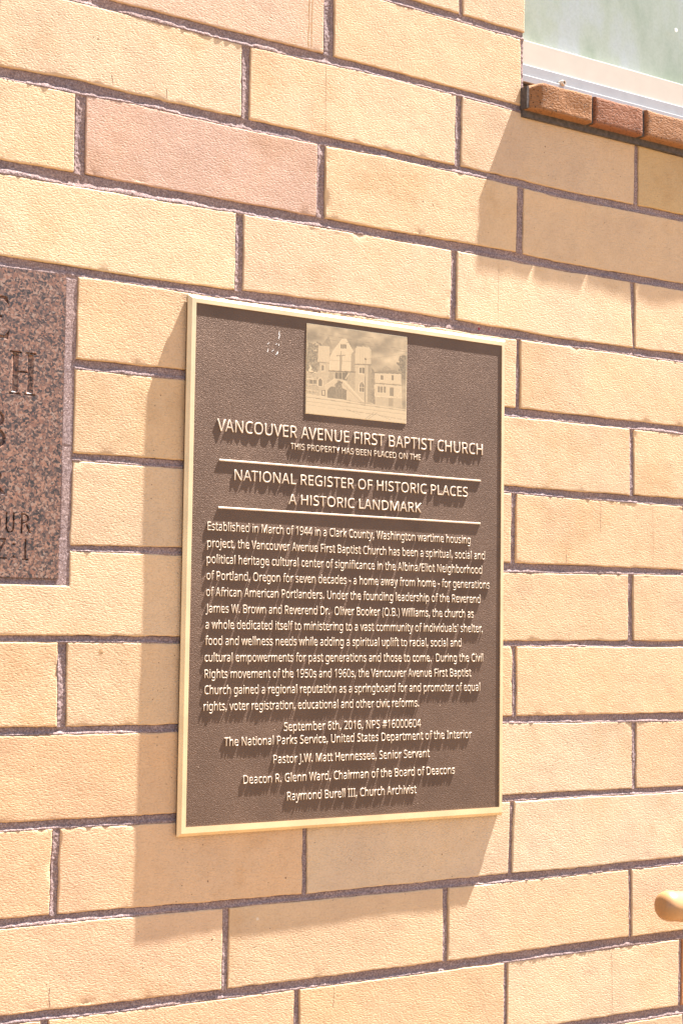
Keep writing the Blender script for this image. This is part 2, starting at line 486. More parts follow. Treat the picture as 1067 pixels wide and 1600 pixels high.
# ------------------------------------------------------------------ the brick wall
wall = empty('brick_wall', (1.2, 0.05, 0))
tag(wall, 'buff yellow brick wall with grey mortar joints, filling the picture behind the plaque', 'wall')

BUFF = [(0.545, 0.388, 0.246), (0.535, 0.374, 0.234), (0.555, 0.402, 0.258), (0.53, 0.366, 0.226), (0.545, 0.380, 0.238)]
PINKISH = (0.465, 0.312, 0.242)
special = {}
n_brick = 0
def add_brick(me, color):
    o = obj('brick', me, M_BRICK, wall)
    o.color = (*color, 1)
    return o

for r in range(ROW0, ROW1):
    js = row_joints(r)
    zt, zb = zc(r, 2), zc(r + 1, 1)
    segs = []
    for a, b in zip(js[:-1], js[1:]):
        segs.append([a[1], a[3], b[0], b[2]])
    if r in (3, 4, 5) and False:
        pass
    for k, (a0, a1, b0, b1) in enumerate(segs):
        notch = None
        if b0 < XL or a0 > XR: continue
        if r in (3, 4, 5) and b0 < 0.70: continue
        if r == 6:
            if b0 < 0.62: continue
            if a0 < 0.7: 
                a0 = a1 = 0.44
                ztop = float(zt(0.7)); zbot = float(zb(0.7))
                notch = (GJX - 0.0005, None, (ztop - 1.5935) / (ztop - zbot))
        if r <= -1:                      # window opening cuts these courses
            if a0 > WX - 0.01: continue
            if b0 > WX: b0 = b1 = WX
            if b0 - a0 < 0.02: continue
        seed = (r + 20) * 100 + k
        rs = random.Random(seed)
        col = list(rs.choice(BUFF))
        s = rs.uniform(0.94, 1.05); rs2 = rs.uniform(-1, 1)
        xc = 0.5 * (a0 + b0)
        if r == 1 and 0.7 < xc < 1.02: col = PINKISH
        elif r == 0 and xc > 1.4: col = (0.51, 0.345, 0.175)
        elif r == -1 and xc < 1.03: col = (0.54, 0.375, 0.265)
        elif r <= 0 and xc > 0.9: col = (0.55, 0.385, 0.245)
        elif r == 11 and xc > 1.64: col = (0.42, 0.20, 0.10)  # darker red painted on this brick in place of the shade over it
        elif r >= 8 and xc < 1.0: col = (0.55, 0.362, 0.218)
        elif r in (2,) and xc < 1.0: col = (0.55, 0.402, 0.246)
        col = [col[0] * s, col[1] * s * (1 + .025 * rs2), col[2] * s * (1 + .07 * rs2)]
        face = 0.0
        if r == 10: face = -0.0001
        me = brick_mesh(a0, a1, b0, b1, zt, zb, seed, notch, face=face)
        add_brick(me, col)
        n_brick += 1

# brickwork of the rest of the wall, outside the picture: one joined part of plain blocks
vs, fs, n0 = [], [], 0
WXR, WZT = 2.45, 3.30                      # far side and head of the window opening
for r in range(-12, 22):
    zt_, zb_ = 2.2515 - PITCH * r - .0055, 2.2515 - PITCH * (r + 1) + .0055
    base = 1.2330 if r % 2 == 0 else 1.0290
    k0 = int(math.floor((-2.2 - base) / BOND))
    for k in range(k0, k0 + 23):
        a = base + k * BOND + .0045; b = a + BOND - .009
        pieces = [(a, b)]
        if ROW0 <= r < ROW1:
            js = row_joints(r)
            lo = js[0][1] if r not in (3, 4, 5) else GR[0]
            segs = [q for q in zip(js[:-1], js[1:]) if not (q[1][0] < XL or q[0][1] > XR)]
            lo = min(q[0][1] for q in segs) - .009; hi = max(q[1][0] for q in segs) + .009
            if r in (3, 4, 5): lo = GR[0] - .009
            if r == 6: lo = 0.44 - .009
            if r <= -1: hi = WX
            pieces = [(a, min(b, lo)), (max(a, hi), b)]
        if r <= -1 and zb_ < WZT and zt_ > SILLZ:
            pieces = [p for q in pieces for p in ((q[0], min(q[1], WX)), (max(q[0], WXR), q[1]))]
        for a_, b_ in pieces:
            if b_ - a_ < .02: continue
            v, f = box_arrays(a_, b_, 0.0, 0.085, zb_, zt_)
            vs.append(v); fs.append(f + n0); n0 += 8
        
o = obj('outer_brickwork', np_mesh('outer_brickwork', np.concatenate(vs), np.concatenate(fs), False), M_BRICK, wall)
o.color = (0.61, 0.40, 0.20, 1)
tag(o, kind='stuff')

# mortar: a rough height field in the joints, struck so that it slopes out towards the brick below
def build_mortar():
    st = 0.0010
    xs = np.arange(0.54, 1.78, st); zs = np.arange(0.98, 2.54, st)
    XX, ZZ = np.meshgrid(xs, zs)
    DD = np.full(XX.shape, 0.006)        # depth behind the wall face
    KK = np.zeros(XX.shape, bool)
    def win(z0, z1, x0=-9, x1=9):
        return (slice(*np.searchsorted(zs, [z0, z1])), slice(*np.searchsorted(xs, [x0, x1])))
    for r in range(ROW0 + 1, ROW1):
        zu, zl = zc(r, 1)(xs), zc(r, 2)(xs)
        w = win(zl.min() - .006, zu.max() + .006)
        X, Z, D, keep = XX[w], ZZ[w], DD[w], KK[w]
        if X.size == 0: continue
        n_f = noise2(X, Z, .0021, 1); n_m = noise2(X, Z, .0065, 2); n_l = noise2(X, 0 * X, .035, 70 + r)
        t = (zu[None, :] - Z) / (zu - zl)[None, :]
        wob = noise2(X, Z, .02, 40 + r)
        m = (t > -0.28) & (t < 1.28)
        lip = 0.00048 + 0.0009 * noise2(X, 0 * Z, .09, 60 + r) + .0002 * n_m
        tt = np.clip((t - .56 - .30 * n_l - .10 * n_m) / .36, 0, 1); tt = tt * tt * (3 - 2 * tt)
        prof = 0.0023 - .0004 * t + (lip - 0.0021) * tt
        prof = prof + (0.0004 + .0001 * tt) * n_f + 0.0003 * n_m
        prof = np.where(t < 0, 0.004, prof)
        over = np.clip((t - 1.0) / 0.28, 0, 1)
        prof = np.where(t > 1, prof + over * .0045 + .0006 * np.abs(wob), prof)
        D[m] = np.minimum(np.where(keep, D, 9), prof)[m]; keep |= m
    for r in range(ROW0, ROW1):
        z0, z1 = float(zc(r + 1, 1)(xs).min()) - .003, float(zc(r, 2)(xs).max()) + .003
        for j in row_joints(r):
            w = win(z0, z1, min(j[0], j[2]) - .005, max(j[1], j[3]) + .005)
            X, Z, D, keep = XX[w], ZZ[w], DD[w], KK[w]
            if X.size == 0: continue
            zt, zb = zc(r, 2)(X), zc(r + 1, 1)(X)
            inr = (Z < zt + .002) & (Z > zb - .002)
            vv = (zt - Z) / (zt - zb)
            n_f = noise2(X, Z, .0021, 1); n_m = noise2(X, Z, .0065, 2)
            xl = j[0] + (j[2] - j[0]) * vv; xr = j[1] + (j[3] - j[1]) * vv
            t = (xr - X) / (xr - xl)          # 0 at the right brick, 1 at the left one
            m = inr & (t > -0.25) & (t < 1.25)
            amp = noise2(0 * X, Z, .03, 90 + r)
            if r in (3, 4, 5) and j[0] < .72:
                prof = 0.0009 - 0.0004 * np.clip(t, 0, 1) + 0.00020 * n_f + .0005 * noise2(0 * X, Z, .05, 5)
            else:
                prof = 0.0021 - 0.0015 * np.clip(t, 0, 1) ** 2 + 0.0007 * n_f + 0.0006 * n_m + .0014 * amp
            prof = np.where(t < 0, .004, prof)
            prof = np.where(t > 1, prof + .001 + (t - 1) * .02, prof)
            D[m] = np.where(keep, np.minimum(D, np.maximum(prof, .0008)), prof)[m]; keep |= m
    X, Z, D, keep = XX, ZZ, DD, KK
    n_f = noise2(X[:, :200], Z[:, :200], .0026, 1)
    n_f = np.concatenate([n_f, np.zeros((X.shape[0], X.shape[1] - 200))], 1)
    # under the granite stone and down its side, inside the notch
    m = (X < GJX + .001) & (Z < GR[2] + .002) & (Z > 1.5935 - .002)
    t = (GR[2] - Z) / (GR[2] - 1.5935)
    D[m] = (0.0030 - .0022 * np.clip(t, 0, 1) + .0008 * n_f)[m]; keep |= m
    m = (X < GJX + .001) & (X > GR[1] - .002) & (Z < 1.645) & (Z > 1.592)
    t = (GJX - X) / (GJX - GR[1])
    D[m] = (0.0009 - .0004 * np.clip(t, 0, 1) + .0003 * n_f)[m]; keep |= m
    for zz in (1.8390, 1.7355):          # the side joint runs past the ends of the bed joints
        m = (X < GJX - .0005) & (X > GR[1]) & (abs(Z - zz) < .012)
        D[m] = (0.0009 - .0004 * np.clip((GJX - X) / .0136, 0, 1) + .0003 * n_f)[m]
    D[(X < GR[1] - .001) & (Z > GR[2] + .001) & (Z < GR[3] - .001)] = .006
    keep[(X < GR[1] - .004) & (Z > GR[2] + .004) & (Z < GR[3] - .004)] = False
    keep[(X > WX - .001) & (Z > SILLZ + .002)] = False
    nr, nc = X.shape
    idx = np.arange(nr * nc).reshape(nr, nc)
    qk = keep[:-1, :-1] & keep[1:, :-1] & keep[1:, 1:] & keep[:-1, 1:]
    q = np.stack([idx[:-1, :-1], idx[:-1, 1:], idx[1:, 1:], idx[1:, :-1]], -1)[qk]
    used = np.unique(q)
    remap = np.full(nr * nc, -1); remap[used] = np.arange(len(used))
    co = np.stack([X.ravel()[used], D.ravel()[used], Z.ravel()[used]], 1)
    return np_mesh('mortar', co, remap[q], True)
obj('mortar', build_mortar(), M_MORTAR, wall)
# mortar behind and beyond
vs, fs, n0 = [], [], 0
for b in ((-2.4, WX - .0015, .0065, .08, 0.005, 3.45), (WX - .0015, WXR, .0065, .08, 0.005, SILLZ), (WXR, 4.9, .0065, .08, 0.005, 3.45), (WX - .0015, WXR, .0065, .08, WZT, 3.45)):
    v, f = box_arrays(*b); vs.append(v); fs.append(f + n0); n0 += 8
obj('mortar_bed', np_mesh('mortar_bed', np.concatenate(vs), np.concatenate(fs), False), M_MORTAR, wall)
vs, fs, n0 = [], [], 0
for b in ((-2.45, WX - .0005, .086, .30, 0.0, 3.5), (WX - .0005, WXR + .0005, .086, .30, 0.0, 2.26), (WXR + .0005, 4.95, .086, .30, 0.0, 3.5), (WX - .0005, WXR + .0005, .086, .30, WZT + .001, 3.5)):
    v, f = box_arrays(*b); vs.append(v); fs.append(f + n0); n0 += 8
obj('backing', np_mesh('backing', np.concatenate(vs), np.concatenate(fs), False), M_MORTAR, wall)

# hairline cracks and scratches in single bricks (thin dark slivers in the face)
_dg = None
def face_y(x, z):
    """depth of the wall surface at (x, z)"""
    global _dg
    if _dg is None:
        bpy.context.view_layer.update(); _dg = bpy.context.evaluated_depsgraph_get()
    hit, loc, *_ = S.ray_cast(_dg, Vector((x, -.3, z)), Vector((0, 1, 0)))
    return loc.y if hit else 0.0
def sliver(x, z0, z1, w=.0007, parent=wall, mat=M_CRACK, name='crack'):
    n = 18
    zs = np.linspace(z0, z1, n)
    xo = x + np.cumsum(RNG.normal(0, .00022, n))
    ww = w * np.clip(RNG.uniform(.35, 1.2, n), .3, 1.2)
    ys = np.array([min(face_y(a, b), face_y(a - w, b), face_y(a + w, b)) for a, b in zip(xo, zs)]) - .00006
    co = np.concatenate([np.stack([xo - ww / 2, ys, zs], 1), np.stack([xo + ww / 2, ys, zs], 1)])
    i = np.arange(n - 1)
    f = np.stack([i, i + n, i + n + 1, i + 1], 1)
    return obj(name, np_mesh(name, co, f, False), mat, parent)

M_GROOVE = simple_mat('tan_groove', (0.36, 0.22, 0.11), 0.95, 0, 300, 0.3)
for x, z0, z1, w in ((1.030, 2.243, 2.158, .0005), (1.487, 1.7300, 1.6860, .0008), (1.508, 1.1250, 1.0380, .0005), (1.585, 1.7300, 1.6450, .0004),
                     (.697, 1.1640, 1.1440, .0010), (1.305, 2.036, 1.953, .0004), (1.060, 1.1250, 1.1010, .0007), (.742, 2.172, 2.161, .0010), (.812, 2.170, 2.158, .0012), (1.425, 1.6560, 1.6430, .0008)):
    sliver(x, z0, z1, w)
for x in (1.0040, 1.0085):
    sliver(x, 2.262, 2.345, .0017, mat=M_GROOVE, name='groove')
def fleck(x, z, r, mat, bulge=.0001, name='fleck', parent=wall):
    n = 9; A = np.linspace(0, 2 * np.pi, n, endpoint=False) + RNG.uniform(0, 1)
    rr = r * RNG.uniform(.55, 1.2, n)
    P = [(x + q * math.cos(t), z + q * math.sin(t)) for q, t in zip(rr, A)]
    co = [(x, face_y(x, z) - .00008 - bulge, z)] + [(a, face_y(a, b) - .00006, b) for a, b in P]
    me = bpy.data.meshes.new(name); me.from_pydata(co, [], [(0, 1 + (i + 1) % n, 1 + i) for i in range(n)]); me.update()
    return obj(name, me, mat, parent)
fleck(1.2745, 1.9445, .0020, M_RED, .0006, 'red_spot')
fleck(.953, 1.2135, .0022, M_LETTER)
fleck(.7475, 1.5215, .0032, M_GROOVE)
for x, z in ((1.18, 2.098), (1.196, 2.096), (1.385, 2.207), (.886, 1.262), (.990, 1.258), (.893, 1.196), (.725, 2.21), (1.43, 1.86), (1.22, 1.27)):
    fleck(x, z, .0012, M_CRACK, 0, 'pit')

# ------------------------------------------------------------------ text helpers
GLYPHS = {}
for _l in r"""#	434	76,0 101,140 17,140 17,185 110,185 132,293 42,293 42,337 140,337 167,480 215,480 188,337 285,337 312,480 358,480 331,337 416,337 416,293 322,293 302,185 394,185 394,140 293,140 265,0 218,0 245,140 149,140 123,0|158,185 254,185 275,293 179,293
'	151	57,306 44,480 107,480 94,306
(	201	126,-106 95,-65 70,-20 51,28 37,79 30,131 27,184 30,238 37,291 51,342 70,391 95,437 126,480 181,480 153,436 129,390 110,340 97,289 89,238 87,185 89,133 97,82 110,32 129,-17 152,-63 181,-106
)	201	21,-106 49,-63 73,-17 91,32 104,82 112,133 115,185 112,238 104,289 91,340 73,390 49,436 20,480 76,480 107,437 132,391 151,342 164,291 172,238 175,184 172,131 164,79 151,28 132,-20 107,-65 76,-106
,	180	28,-87 47,-3 61,78 124,78 129,71 104,-8 71,-87
-	216	27,154 27,206 189,206 189,154
.	180	89,-9 74,-7 60,1 51,15 48,36 51,57 60,71 74,79 89,81 106,79 119,71 129,57 132,36 129,15 119,1 106,-7
/	250	7,0 185,480 243,480 64,0
0	384	191,-7 142,1 102,22 72,59 50,108 37,169 33,240 35,290 40,334 49,373 69,422 99,458 140,480 191,487 241,480 281,458 312,422 334,373 347,313 351,240 349,191 344,147 335,108 314,59 284,23 243,1|191,44 237,56 268,92 281,130 289,180 291,240 289,300 281,349 268,388 237,424 191,437 145,424 115,388 102,349 95,300 92,240 95,180 102,131 115,93 145,56
1	384	181,0 181,335 181,381 183,418 164,400 142,381 91,339 60,379 189,480 238,480 238,0
2	384	32,0 32,49 158,176 219,240 241,268 257,296 266,324 269,355 263,390 246,415 219,431 185,436 152,433 123,424 96,409 69,390 38,430 68,452 102,470 141,482 185,486 245,478 291,452 320,412 330,359 326,322 314,288 296,256 271,224 207,155 107,56 107,54 349,54 349,0
4	384	244,0 244,109 14,109 14,159 240,482 301,482 301,162 371,162 371,109 301,109 301,0|72,162 244,162 244,313 245,372 247,419 244,419 231,392 216,367
5	384	167,-7 131,-5 97,0 67,8 42,19 42,75 69,62 101,52 135,46 167,44 215,50 253,69 277,101 285,147 278,189 257,219 219,238 165,244 122,241 83,234 54,253 72,480 312,480 312,426 122,426 111,287 142,291 185,294 231,290 270,278 302,257 335,213 346,153 341,107 325,68 299,36 263,12 219,-2
6	384	200,-7 157,-1 118,16 84,45 59,86 47,120 39,160 37,205 39,256 46,307 59,354 79,397 108,434 146,462 195,480 257,486 288,485 316,480 316,430 288,436 258,438 215,434 181,422 153,404 132,380 117,351 106,318 100,282 96,244 100,244 119,266 143,284 174,296 214,300 270,291 314,262 343,216 353,154 348,108 334,69 311,36 263,4|199,43 238,50 268,70 288,105 294,154 288,195 271,227 242,247 201,254 172,251 146,241 126,226 110,208 100,187 97,166 100,137 108,108 122,82 142,61 168,48
9	384	129,-7 98,-5 69,0 69,50 96,44 128,42 171,46 205,57 233,75 254,99 269,128 280,161 286,197 289,235 285,235 267,214 243,196 211,183 171,179 115,189 72,217 43,263 34,324 38,371 53,411 76,443 106,467 143,481 187,486 230,480 269,463 302,434 328,393 340,359 347,320 349,275 347,223 340,173 327,125 307,82 279,46 240,17 191,-1|184,226 214,229 240,239 261,254 276,272 286,292 289,314 287,342 278,371 264,397 244,418 218,432 187,437 149,430 119,409 99,374 92,325 98,284 115,252 143,232
A	429	0,0 187,482 242,482 428,0 366,0 308,148 118,148 61,0|138,202 290,202 236,347 230,367 221,396 214,419 203,378 193,347
B	437	65,0 65,480 202,480 257,477 303,468 338,453 373,417 384,361 378,322 361,290 332,268 293,255 293,251 322,244 348,234 369,218 386,197 397,170 400,136 389,79 356,36 322,16 282,4 234,0|126,275 214,275 266,280 299,295 316,320 322,354 315,388 294,411 258,424 205,428 126,428|126,51 222,51 276,57 311,76 330,105 336,141 329,175 310,202 274,219 218,225 126,225
C	424	261,-7 215,-3 174,7 139,24 96,60 65,109 52,149 44,192 41,240 44,287 53,330 67,368 100,418 146,455 183,472 225,483 271,486 320,483 364,474 404,458 379,407 330,425 302,431 271,433 223,427 182,410 149,381 124,343 110,296 105,240 109,184 123,137 146,98 178,69 219,52 270,46 330,52 385,65 385,13 329,-2
D	490	65,0 65,480 213,480 259,477 301,468 338,453 385,419 420,374 436,336 446,293 449,244 442,170 420,109 383,61 333,27 272,7 199,0|126,52 191,52 299,73 364,136 385,242 380,301 364,348 338,383 302,408 258,423 204,428 126,428
E	373	65,0 65,480 333,480 333,426 126,426 126,277 321,277 321,224 126,224 126,53 333,53 333,0
F	349	65,0 65,480 333,480 333,426 126,426 126,257 320,257 320,203 126,203 126,0
G	489	271,-7 224,-3 182,7 145,23 100,59 67,108 53,148 44,191 41,240 44,288 54,331 71,370 93,404 121,433 155,456 195,473 240,483 289,486 329,484 366,479 400,470 433,458 410,406 352,425 320,431 286,433 233,427 188,410 152,381 125,343 109,296 104,240 109,186 123,139 146,100 181,70 226,52 285,46 338,49 379,57 379,199 273,199 273,253 439,253 439,18 400,7 361,-1 318,-5
H	498	65,0 65,480 126,480 126,277 371,277 371,480 432,480 432,0 371,0 371,224 126,224 126,0
I	228	27,0 27,35 83,48 83,431 27,445 27,480 200,480 200,445 144,431 144,48 200,35 200,0
J	183	-3,-128 -31,-125 -52,-119 -52,-68 -30,-73 -4,-75 12,-73 28,-68 42,-59 52,-44 59,-24 62,3 62,480 122,480 122,7 114,-53 88,-95 48,-119
K	416	65,0 65,480 126,480 126,243 167,289 208,334 338,480 408,480 218,271 416,0 345,0 175,229 126,186 126,0
L	352	65,0 65,480 126,480 126,54 335,54 335,0
M	609	65,0 65,480 154,480 302,87 305,87 455,480 544,480 544,0 484,0 484,295 486,364 489,420 486,420 326,0 277,0 119,420 116,420 120,364 121,291 121,0
N	510	65,0 65,480 135,480 391,83 394,83 392,115 390,162 389,209 389,480 445,480 445,0 375,0 118,398 116,398 119,340 121,268 121,0
O	525	263,-7 216,-3 174,7 139,24 96,61 65,111 52,150 44,193 41,241 44,288 52,331 65,370 96,419 139,456 174,473 216,483 263,487 309,484 349,473 384,456 427,420 458,370 472,331 481,288 484,240 481,193 472,150 458,110 427,61 384,24 349,7 308,-3|263,46 312,51 352,69 382,98 403,137 416,184 420,240 416,297 403,344 382,382 352,411 313,428 263,434 214,428 174,411 143,382 122,344 109,297 105,240 109,184 122,137 143,98 173,69 213,51
P	406	65,0 65,480 192,480 249,475 295,463 329,443 361,398 372,338 368,300 354,264 330,233 294,208 245,192 181,187 126,187 126,0|126,238 174,238 234,244 276,261 301,290 310,336 302,376 280,405 242,422 187,428 126,428
R	418	65,0 65,480 197,480 252,476 296,464 329,446 361,403 372,343 369,308 358,279 342,256 322,239 300,225 276,215 408,0 337,0 221,198 126,198 126,0|126,249 197,249 248,255 283,272 303,301 310,340 303,381 281,407 245,422 194,427 126,427
S	369	166,-7 127,-5 91,-1 60,7 34,16 34,74 94,54 131,48 169,46 216,51 249,66 270,91 277,123 274,145 267,163 253,178 232,192 164,222 110,246 72,276 48,314 40,364 45,400 60,429 83,454 114,471 151,483 193,486 231,484 266,479 297,470 326,459 307,408 253,426 223,431 192,433 153,428 124,414 107,392 101,363 104,341 111,323 125,308 144,294 206,267 245,251 278,233 303,214 322,191 333,163 337,128 326,72 291,29 256,9 215,-3
T	373	156,0 156,426 7,426 7,480 366,480 366,426 217,426 217,0
U	491	243,-7 188,-1 143,15 107,42 81,78 66,121 60,171 60,480 121,480 121,169 129,117 152,78 191,54 246,46 303,54 341,80 363,120 370,169 370,480 430,480 430,169 425,122 410,80 384,44 348,16 301,-1
V	403	171,0 0,480 63,480 171,172 189,117 201,67 214,117 232,173 339,480 403,480 232,0
W	625	135,0 8,480 71,480 146,187 160,127 169,73 179,130 194,190 279,480 341,480 429,188 445,127 455,73 465,127 479,187 553,480 616,480 488,0 427,0 334,314 323,353 314,388 310,409 303,372 287,312 196,0
Y	380	160,0 160,183 0,480 66,480 190,244 315,480 380,480 220,186 220,0
a	377	144,-7 100,0 63,19 39,52 31,100 41,148 73,183 106,200 150,210 203,215 265,217 265,238 260,277 245,301 222,314 190,318 163,316 136,310 89,291 71,335 96,347 126,357 159,364 193,366 251,359 291,337 314,300 322,245 322,0 279,0 268,51 265,51 241,25 216,7 185,-3|158,41 200,47 234,66 256,98 264,144 264,176 211,174 154,167 118,152 98,130 92,99 97,73 110,55 132,44
b	413	228,-7 189,-3 158,9 134,26 116,46 111,46 99,0 57,0 57,510 116,510 116,386 115,344 113,312 116,312 134,333 158,351 189,362 228,366 288,354 335,319 358,283 372,237 376,180 372,123 358,77 335,40 288,5|219,42 261,51 291,78 309,121 315,181 304,256 272,302 218,317 169,309 138,284 122,242 116,182 116,179 122,121 138,78 169,51
c	322	201,-7 156,-2 117,13 83,38 58,73 42,120 37,178 42,238 59,286 85,322 119,347 160,362 206,367 259,361 300,347 282,298 244,310 204,315 145,300 110,254 98,179 105,121 124,79 156,53 201,44 229,46 253,50 294,65 294,13 254,-2
d	413	185,-7 124,5 77,40 55,76 41,123 37,179 41,236 55,283 78,319 125,355 185,367 223,363 254,351 278,334 297,314 301,314 299,339 297,367 297,510 356,510 356,0 308,0 300,48 297,48 278,27 254,9 223,-3|194,42 243,50 274,74 292,113 298,168 298,179 292,238 275,282 244,309 193,318 152,308 122,280 104,235 98,178 104,121 122,78 152,51
e	379	210,-7 162,-2 120,14 85,40 59,76 42,122 37,177 42,232 57,279 81,316 112,344 151,361 196,367 239,362 276,347 305,322 327,290 340,250 345,204 345,169 98,169 107,115 129,76 165,52 213,44 245,45 274,50 328,69 328,17 274,-1 245,-5|99,216 283,216 277,257 262,290 234,311 195,318 158,312 129,291 109,259
f	231	73,0 73,314 10,314 10,342 73,362 73,383 81,443 104,483 141,506 190,514 229,510 260,502 244,455 220,462 191,465 165,460 147,446 136,420 132,383 132,360 223,360 223,314 132,314 132,0
g	413	195,-161 145,-159 102,-151 65,-138 65,-84 103,-100 148,-109 198,-112 240,-105 271,-85 291,-53 298,-11 298,3 298,27 300,48 297,48 268,17 231,-1 185,-7 123,6 76,42 54,79 41,125 37,179 41,233 54,278 76,316 123,354 185,367 219,363 249,353 275,336 298,312 301,312 309,360 356,360 356,-6 352,-53 338,-92 317,-122 286,-144 245,-157|194,42 241,49 273,71 292,109 298,165 298,179 292,243 273,285 240,309 193,317 153,308 123,281 104,237 98,179 104,120 123,77 153,50
h	415	57,0 57,510 116,510 116,361 113,310 117,310 137,334 164,352 195,362 229,366 287,358 328,335 352,294 361,234 361,0 302,0 302,230 282,295 222,317 171,309 139,283 122,242 116,186 116,0
i	173	87,420 74,422 62,429 55,441 52,457 55,474 62,486 74,493 87,495 100,493 111,486 119,474 122,457 119,441 111,429 100,422|57,0 57,360 116,360 116,0
j	173	87,420 74,422 62,429 55,441 52,457 55,474 62,486 74,493 87,495 100,493 111,486 119,474 122,457 119,441 111,429 100,422|15,-161 -15,-159 -37,-153 -37,-105 -16,-110 7,-112 27,-109 43,-100 54,-83 57,-56 57,360 116,360 116,-54 110,-99 92,-133 61,-154
k	359	57,0 57,510 116,510 116,244 115,216 113,185 116,185 128,201 144,221 158,238 273,360 343,360 197,206 353,0 281,0 156,168 116,132 116,0
l	173	57,0 57,510 116,510 116,0
m	628	57,0 57,360 105,360 113,311 117,311 137,336 162,353 192,363 223,367 273,360 310,340 333,306 336,306 358,333 386,352 418,363 452,367 505,359 543,335 566,295 574,234 574,0 515,0 515,232 497,296 442,317 397,309 367,287 350,250 345,199 345,0 286,0 286,232 268,296 212,317 166,309 137,283 121,242 116,187 116,0
n	415	57,0 57,360 105,360 113,311 117,311 138,336 165,353 197,363 230,367 287,359 328,335 352,295 361,234 361,0 302,0 302,230 282,295 222,317 171,309 139,283 122,242 116,187 116,0
o	406	202,-7 157,-1 117,15 84,42 58,79 42,125 37,181 42,236 57,282 82,318 116,345 156,361 204,367 250,361 290,345 324,318 349,282 365,236 370,181 365,126 350,79 325,42 291,15 250,-1|203,42 251,52 283,80 303,123 309,181 303,238 283,281 251,308 203,317 155,308 123,281 104,238 98,181 104,123 123,80 156,52
p	413	57,-161 57,360 105,360 113,311 116,311 135,333 158,351 189,363 228,367 288,355 335,320 358,284 372,238 376,181 372,124 358,78 335,41 288,5 228,-7 190,-3 159,9 135,26 116,46 112,46 115,17 116,-13 116,-161|219,42 249,47 273,60 291,82 305,110 312,143 315,181 309,237 291,280 261,308 218,317 171,309 140,286 123,247 116,192 116,181 122,122 138,78 169,51
q	413	297,-161 297,-7 298,21 300,48 296,48 278,27 254,9 222,-3 183,-7 124,5 78,40 55,76 41,123 37,179 42,236 55,283 78,319 126,355 185,367 224,363 255,351 279,333 298,311 300,311 309,360 356,360 356,-161|195,42 242,50 274,73 291,112 298,167 298,179 292,239 275,282 243,309 193,318 151,308 122,280 104,235 98,178 104,121 122,78 152,51
r	277	57,0 57,360 105,360 112,294 115,294 135,322 160,345 190,361 225,367 247,366 267,363 260,308 241,312 221,313 194,309 169,298 147,280 131,256 120,226 116,192 116,0
s	322	148,-7 113,-5 83,-1 57,7 35,16 35,70 87,50 118,43 149,41 188,45 214,55 229,72 234,94 233,107 227,118 217,129 200,140 146,164 86,191 64,206 48,223 38,244 34,271 44,312 72,342 115,360 169,367 201,365 231,360 284,343 264,296 216,312 191,317 165,318 133,315 110,307 95,293 91,275 93,261 99,249 111,239 129,229 183,206 242,180 263,165 279,147 288,126 291,99 282,53 253,20 207,0
t	242	167,-7 140,-4 115,3 94,16 77,37 65,66 62,105 62,314 11,314 11,343 62,366 86,443 121,443 121,360 225,360 225,314 121,314 121,106 125,77 137,57 155,46 177,42 205,44 228,49 228,4 201,-4
u	415	184,-7 127,1 86,25 61,65 53,124 53,360 113,360 113,128 133,64 193,42 243,51 276,76 293,117 299,173 299,360 358,360 358,0 310,0 301,48 298,48 277,23 250,6 218,-3
v	341	136,0 0,360 63,360 140,148 151,115 162,80 169,52 171,52 179,81 190,116 201,148 278,360 341,360 204,0
w	528	106,1 7,361 69,361 118,169 132,110 142,61 144,61 151,89 159,125 169,158 232,361 297,361 359,158 373,108 383,62 385,62 395,108 410,169 460,361 520,361 420,1 351,1 289,203 274,258 265,299 262,299 253,258 238,203 173,1
y	343	56,-161 28,-160 7,-156 7,-109 25,-111 47,-113 75,-108 97,-95 114,-75 127,-49 146,-1 1,360 64,360 142,155 160,104 172,57 175,57 187,101 206,156 279,360 343,360 187,-50 166,-96 139,-131 103,-154
 	175	""".split('\n'):
    _c, _a, _p = _l.split('\t')
    GLYPHS[_c] = (int(_a), [[tuple(int(t) for t in q.split(',')) for q in sp.split(' ')] for sp in _p.split('|')] if _p else [])
GLYPHS['\x01'] = (192, [[(66, 0), (66, 480), (124, 480), (124, 0)]])          # plain capital I for the headings
KERN = {'AV': -28, 'VA': -28, 'AT': -24, 'Va': -18, 'Wa': -14, 'Wi': -4, 'LA': 0, 'AC': -6, 'P ': -8, 'r,': -16, 'Av': -12, 'ev': -4, 'W.': -24, 'J.': -4, 'f ': -6, 'T ': -8}
CAP = 0.480
def text_mesh(s, extrude, bevel, offset=0.0):
    c = bpy.data.curves.new('t', 'CURVE')
    c.dimensions = '2D'; c.fill_mode = 'BOTH'
    c.extrude = extrude; c.bevel_depth = bevel; c.bevel_resolution = 0; c.offset = offset
    x = 0
    for i, ch in enumerate(s):
        adv, sps = GLYPHS[ch]
        for sp in sps:
            k = c.splines.new('POLY')
            k.points.add(len(sp) - 1)
            for p, q in zip(k.points, sp): p.co = ((x + q[0]) / 1000, q[1] / 1000, 0, 1)
            k.use_cyclic_u = True
        x += adv + KERN.get(s[i:i + 2], 0)
    o = bpy.data.objects.new('t', c); COL.objects.link(o)
    bpy.context.view_layer.update()
    dg = bpy.context.evaluated_depsgraph_get()
    me = bpy.data.meshes.new_from_object(o.evaluated_get(dg))
    bpy.data.objects.remove(o); bpy.data.curves.remove(c)
    return me

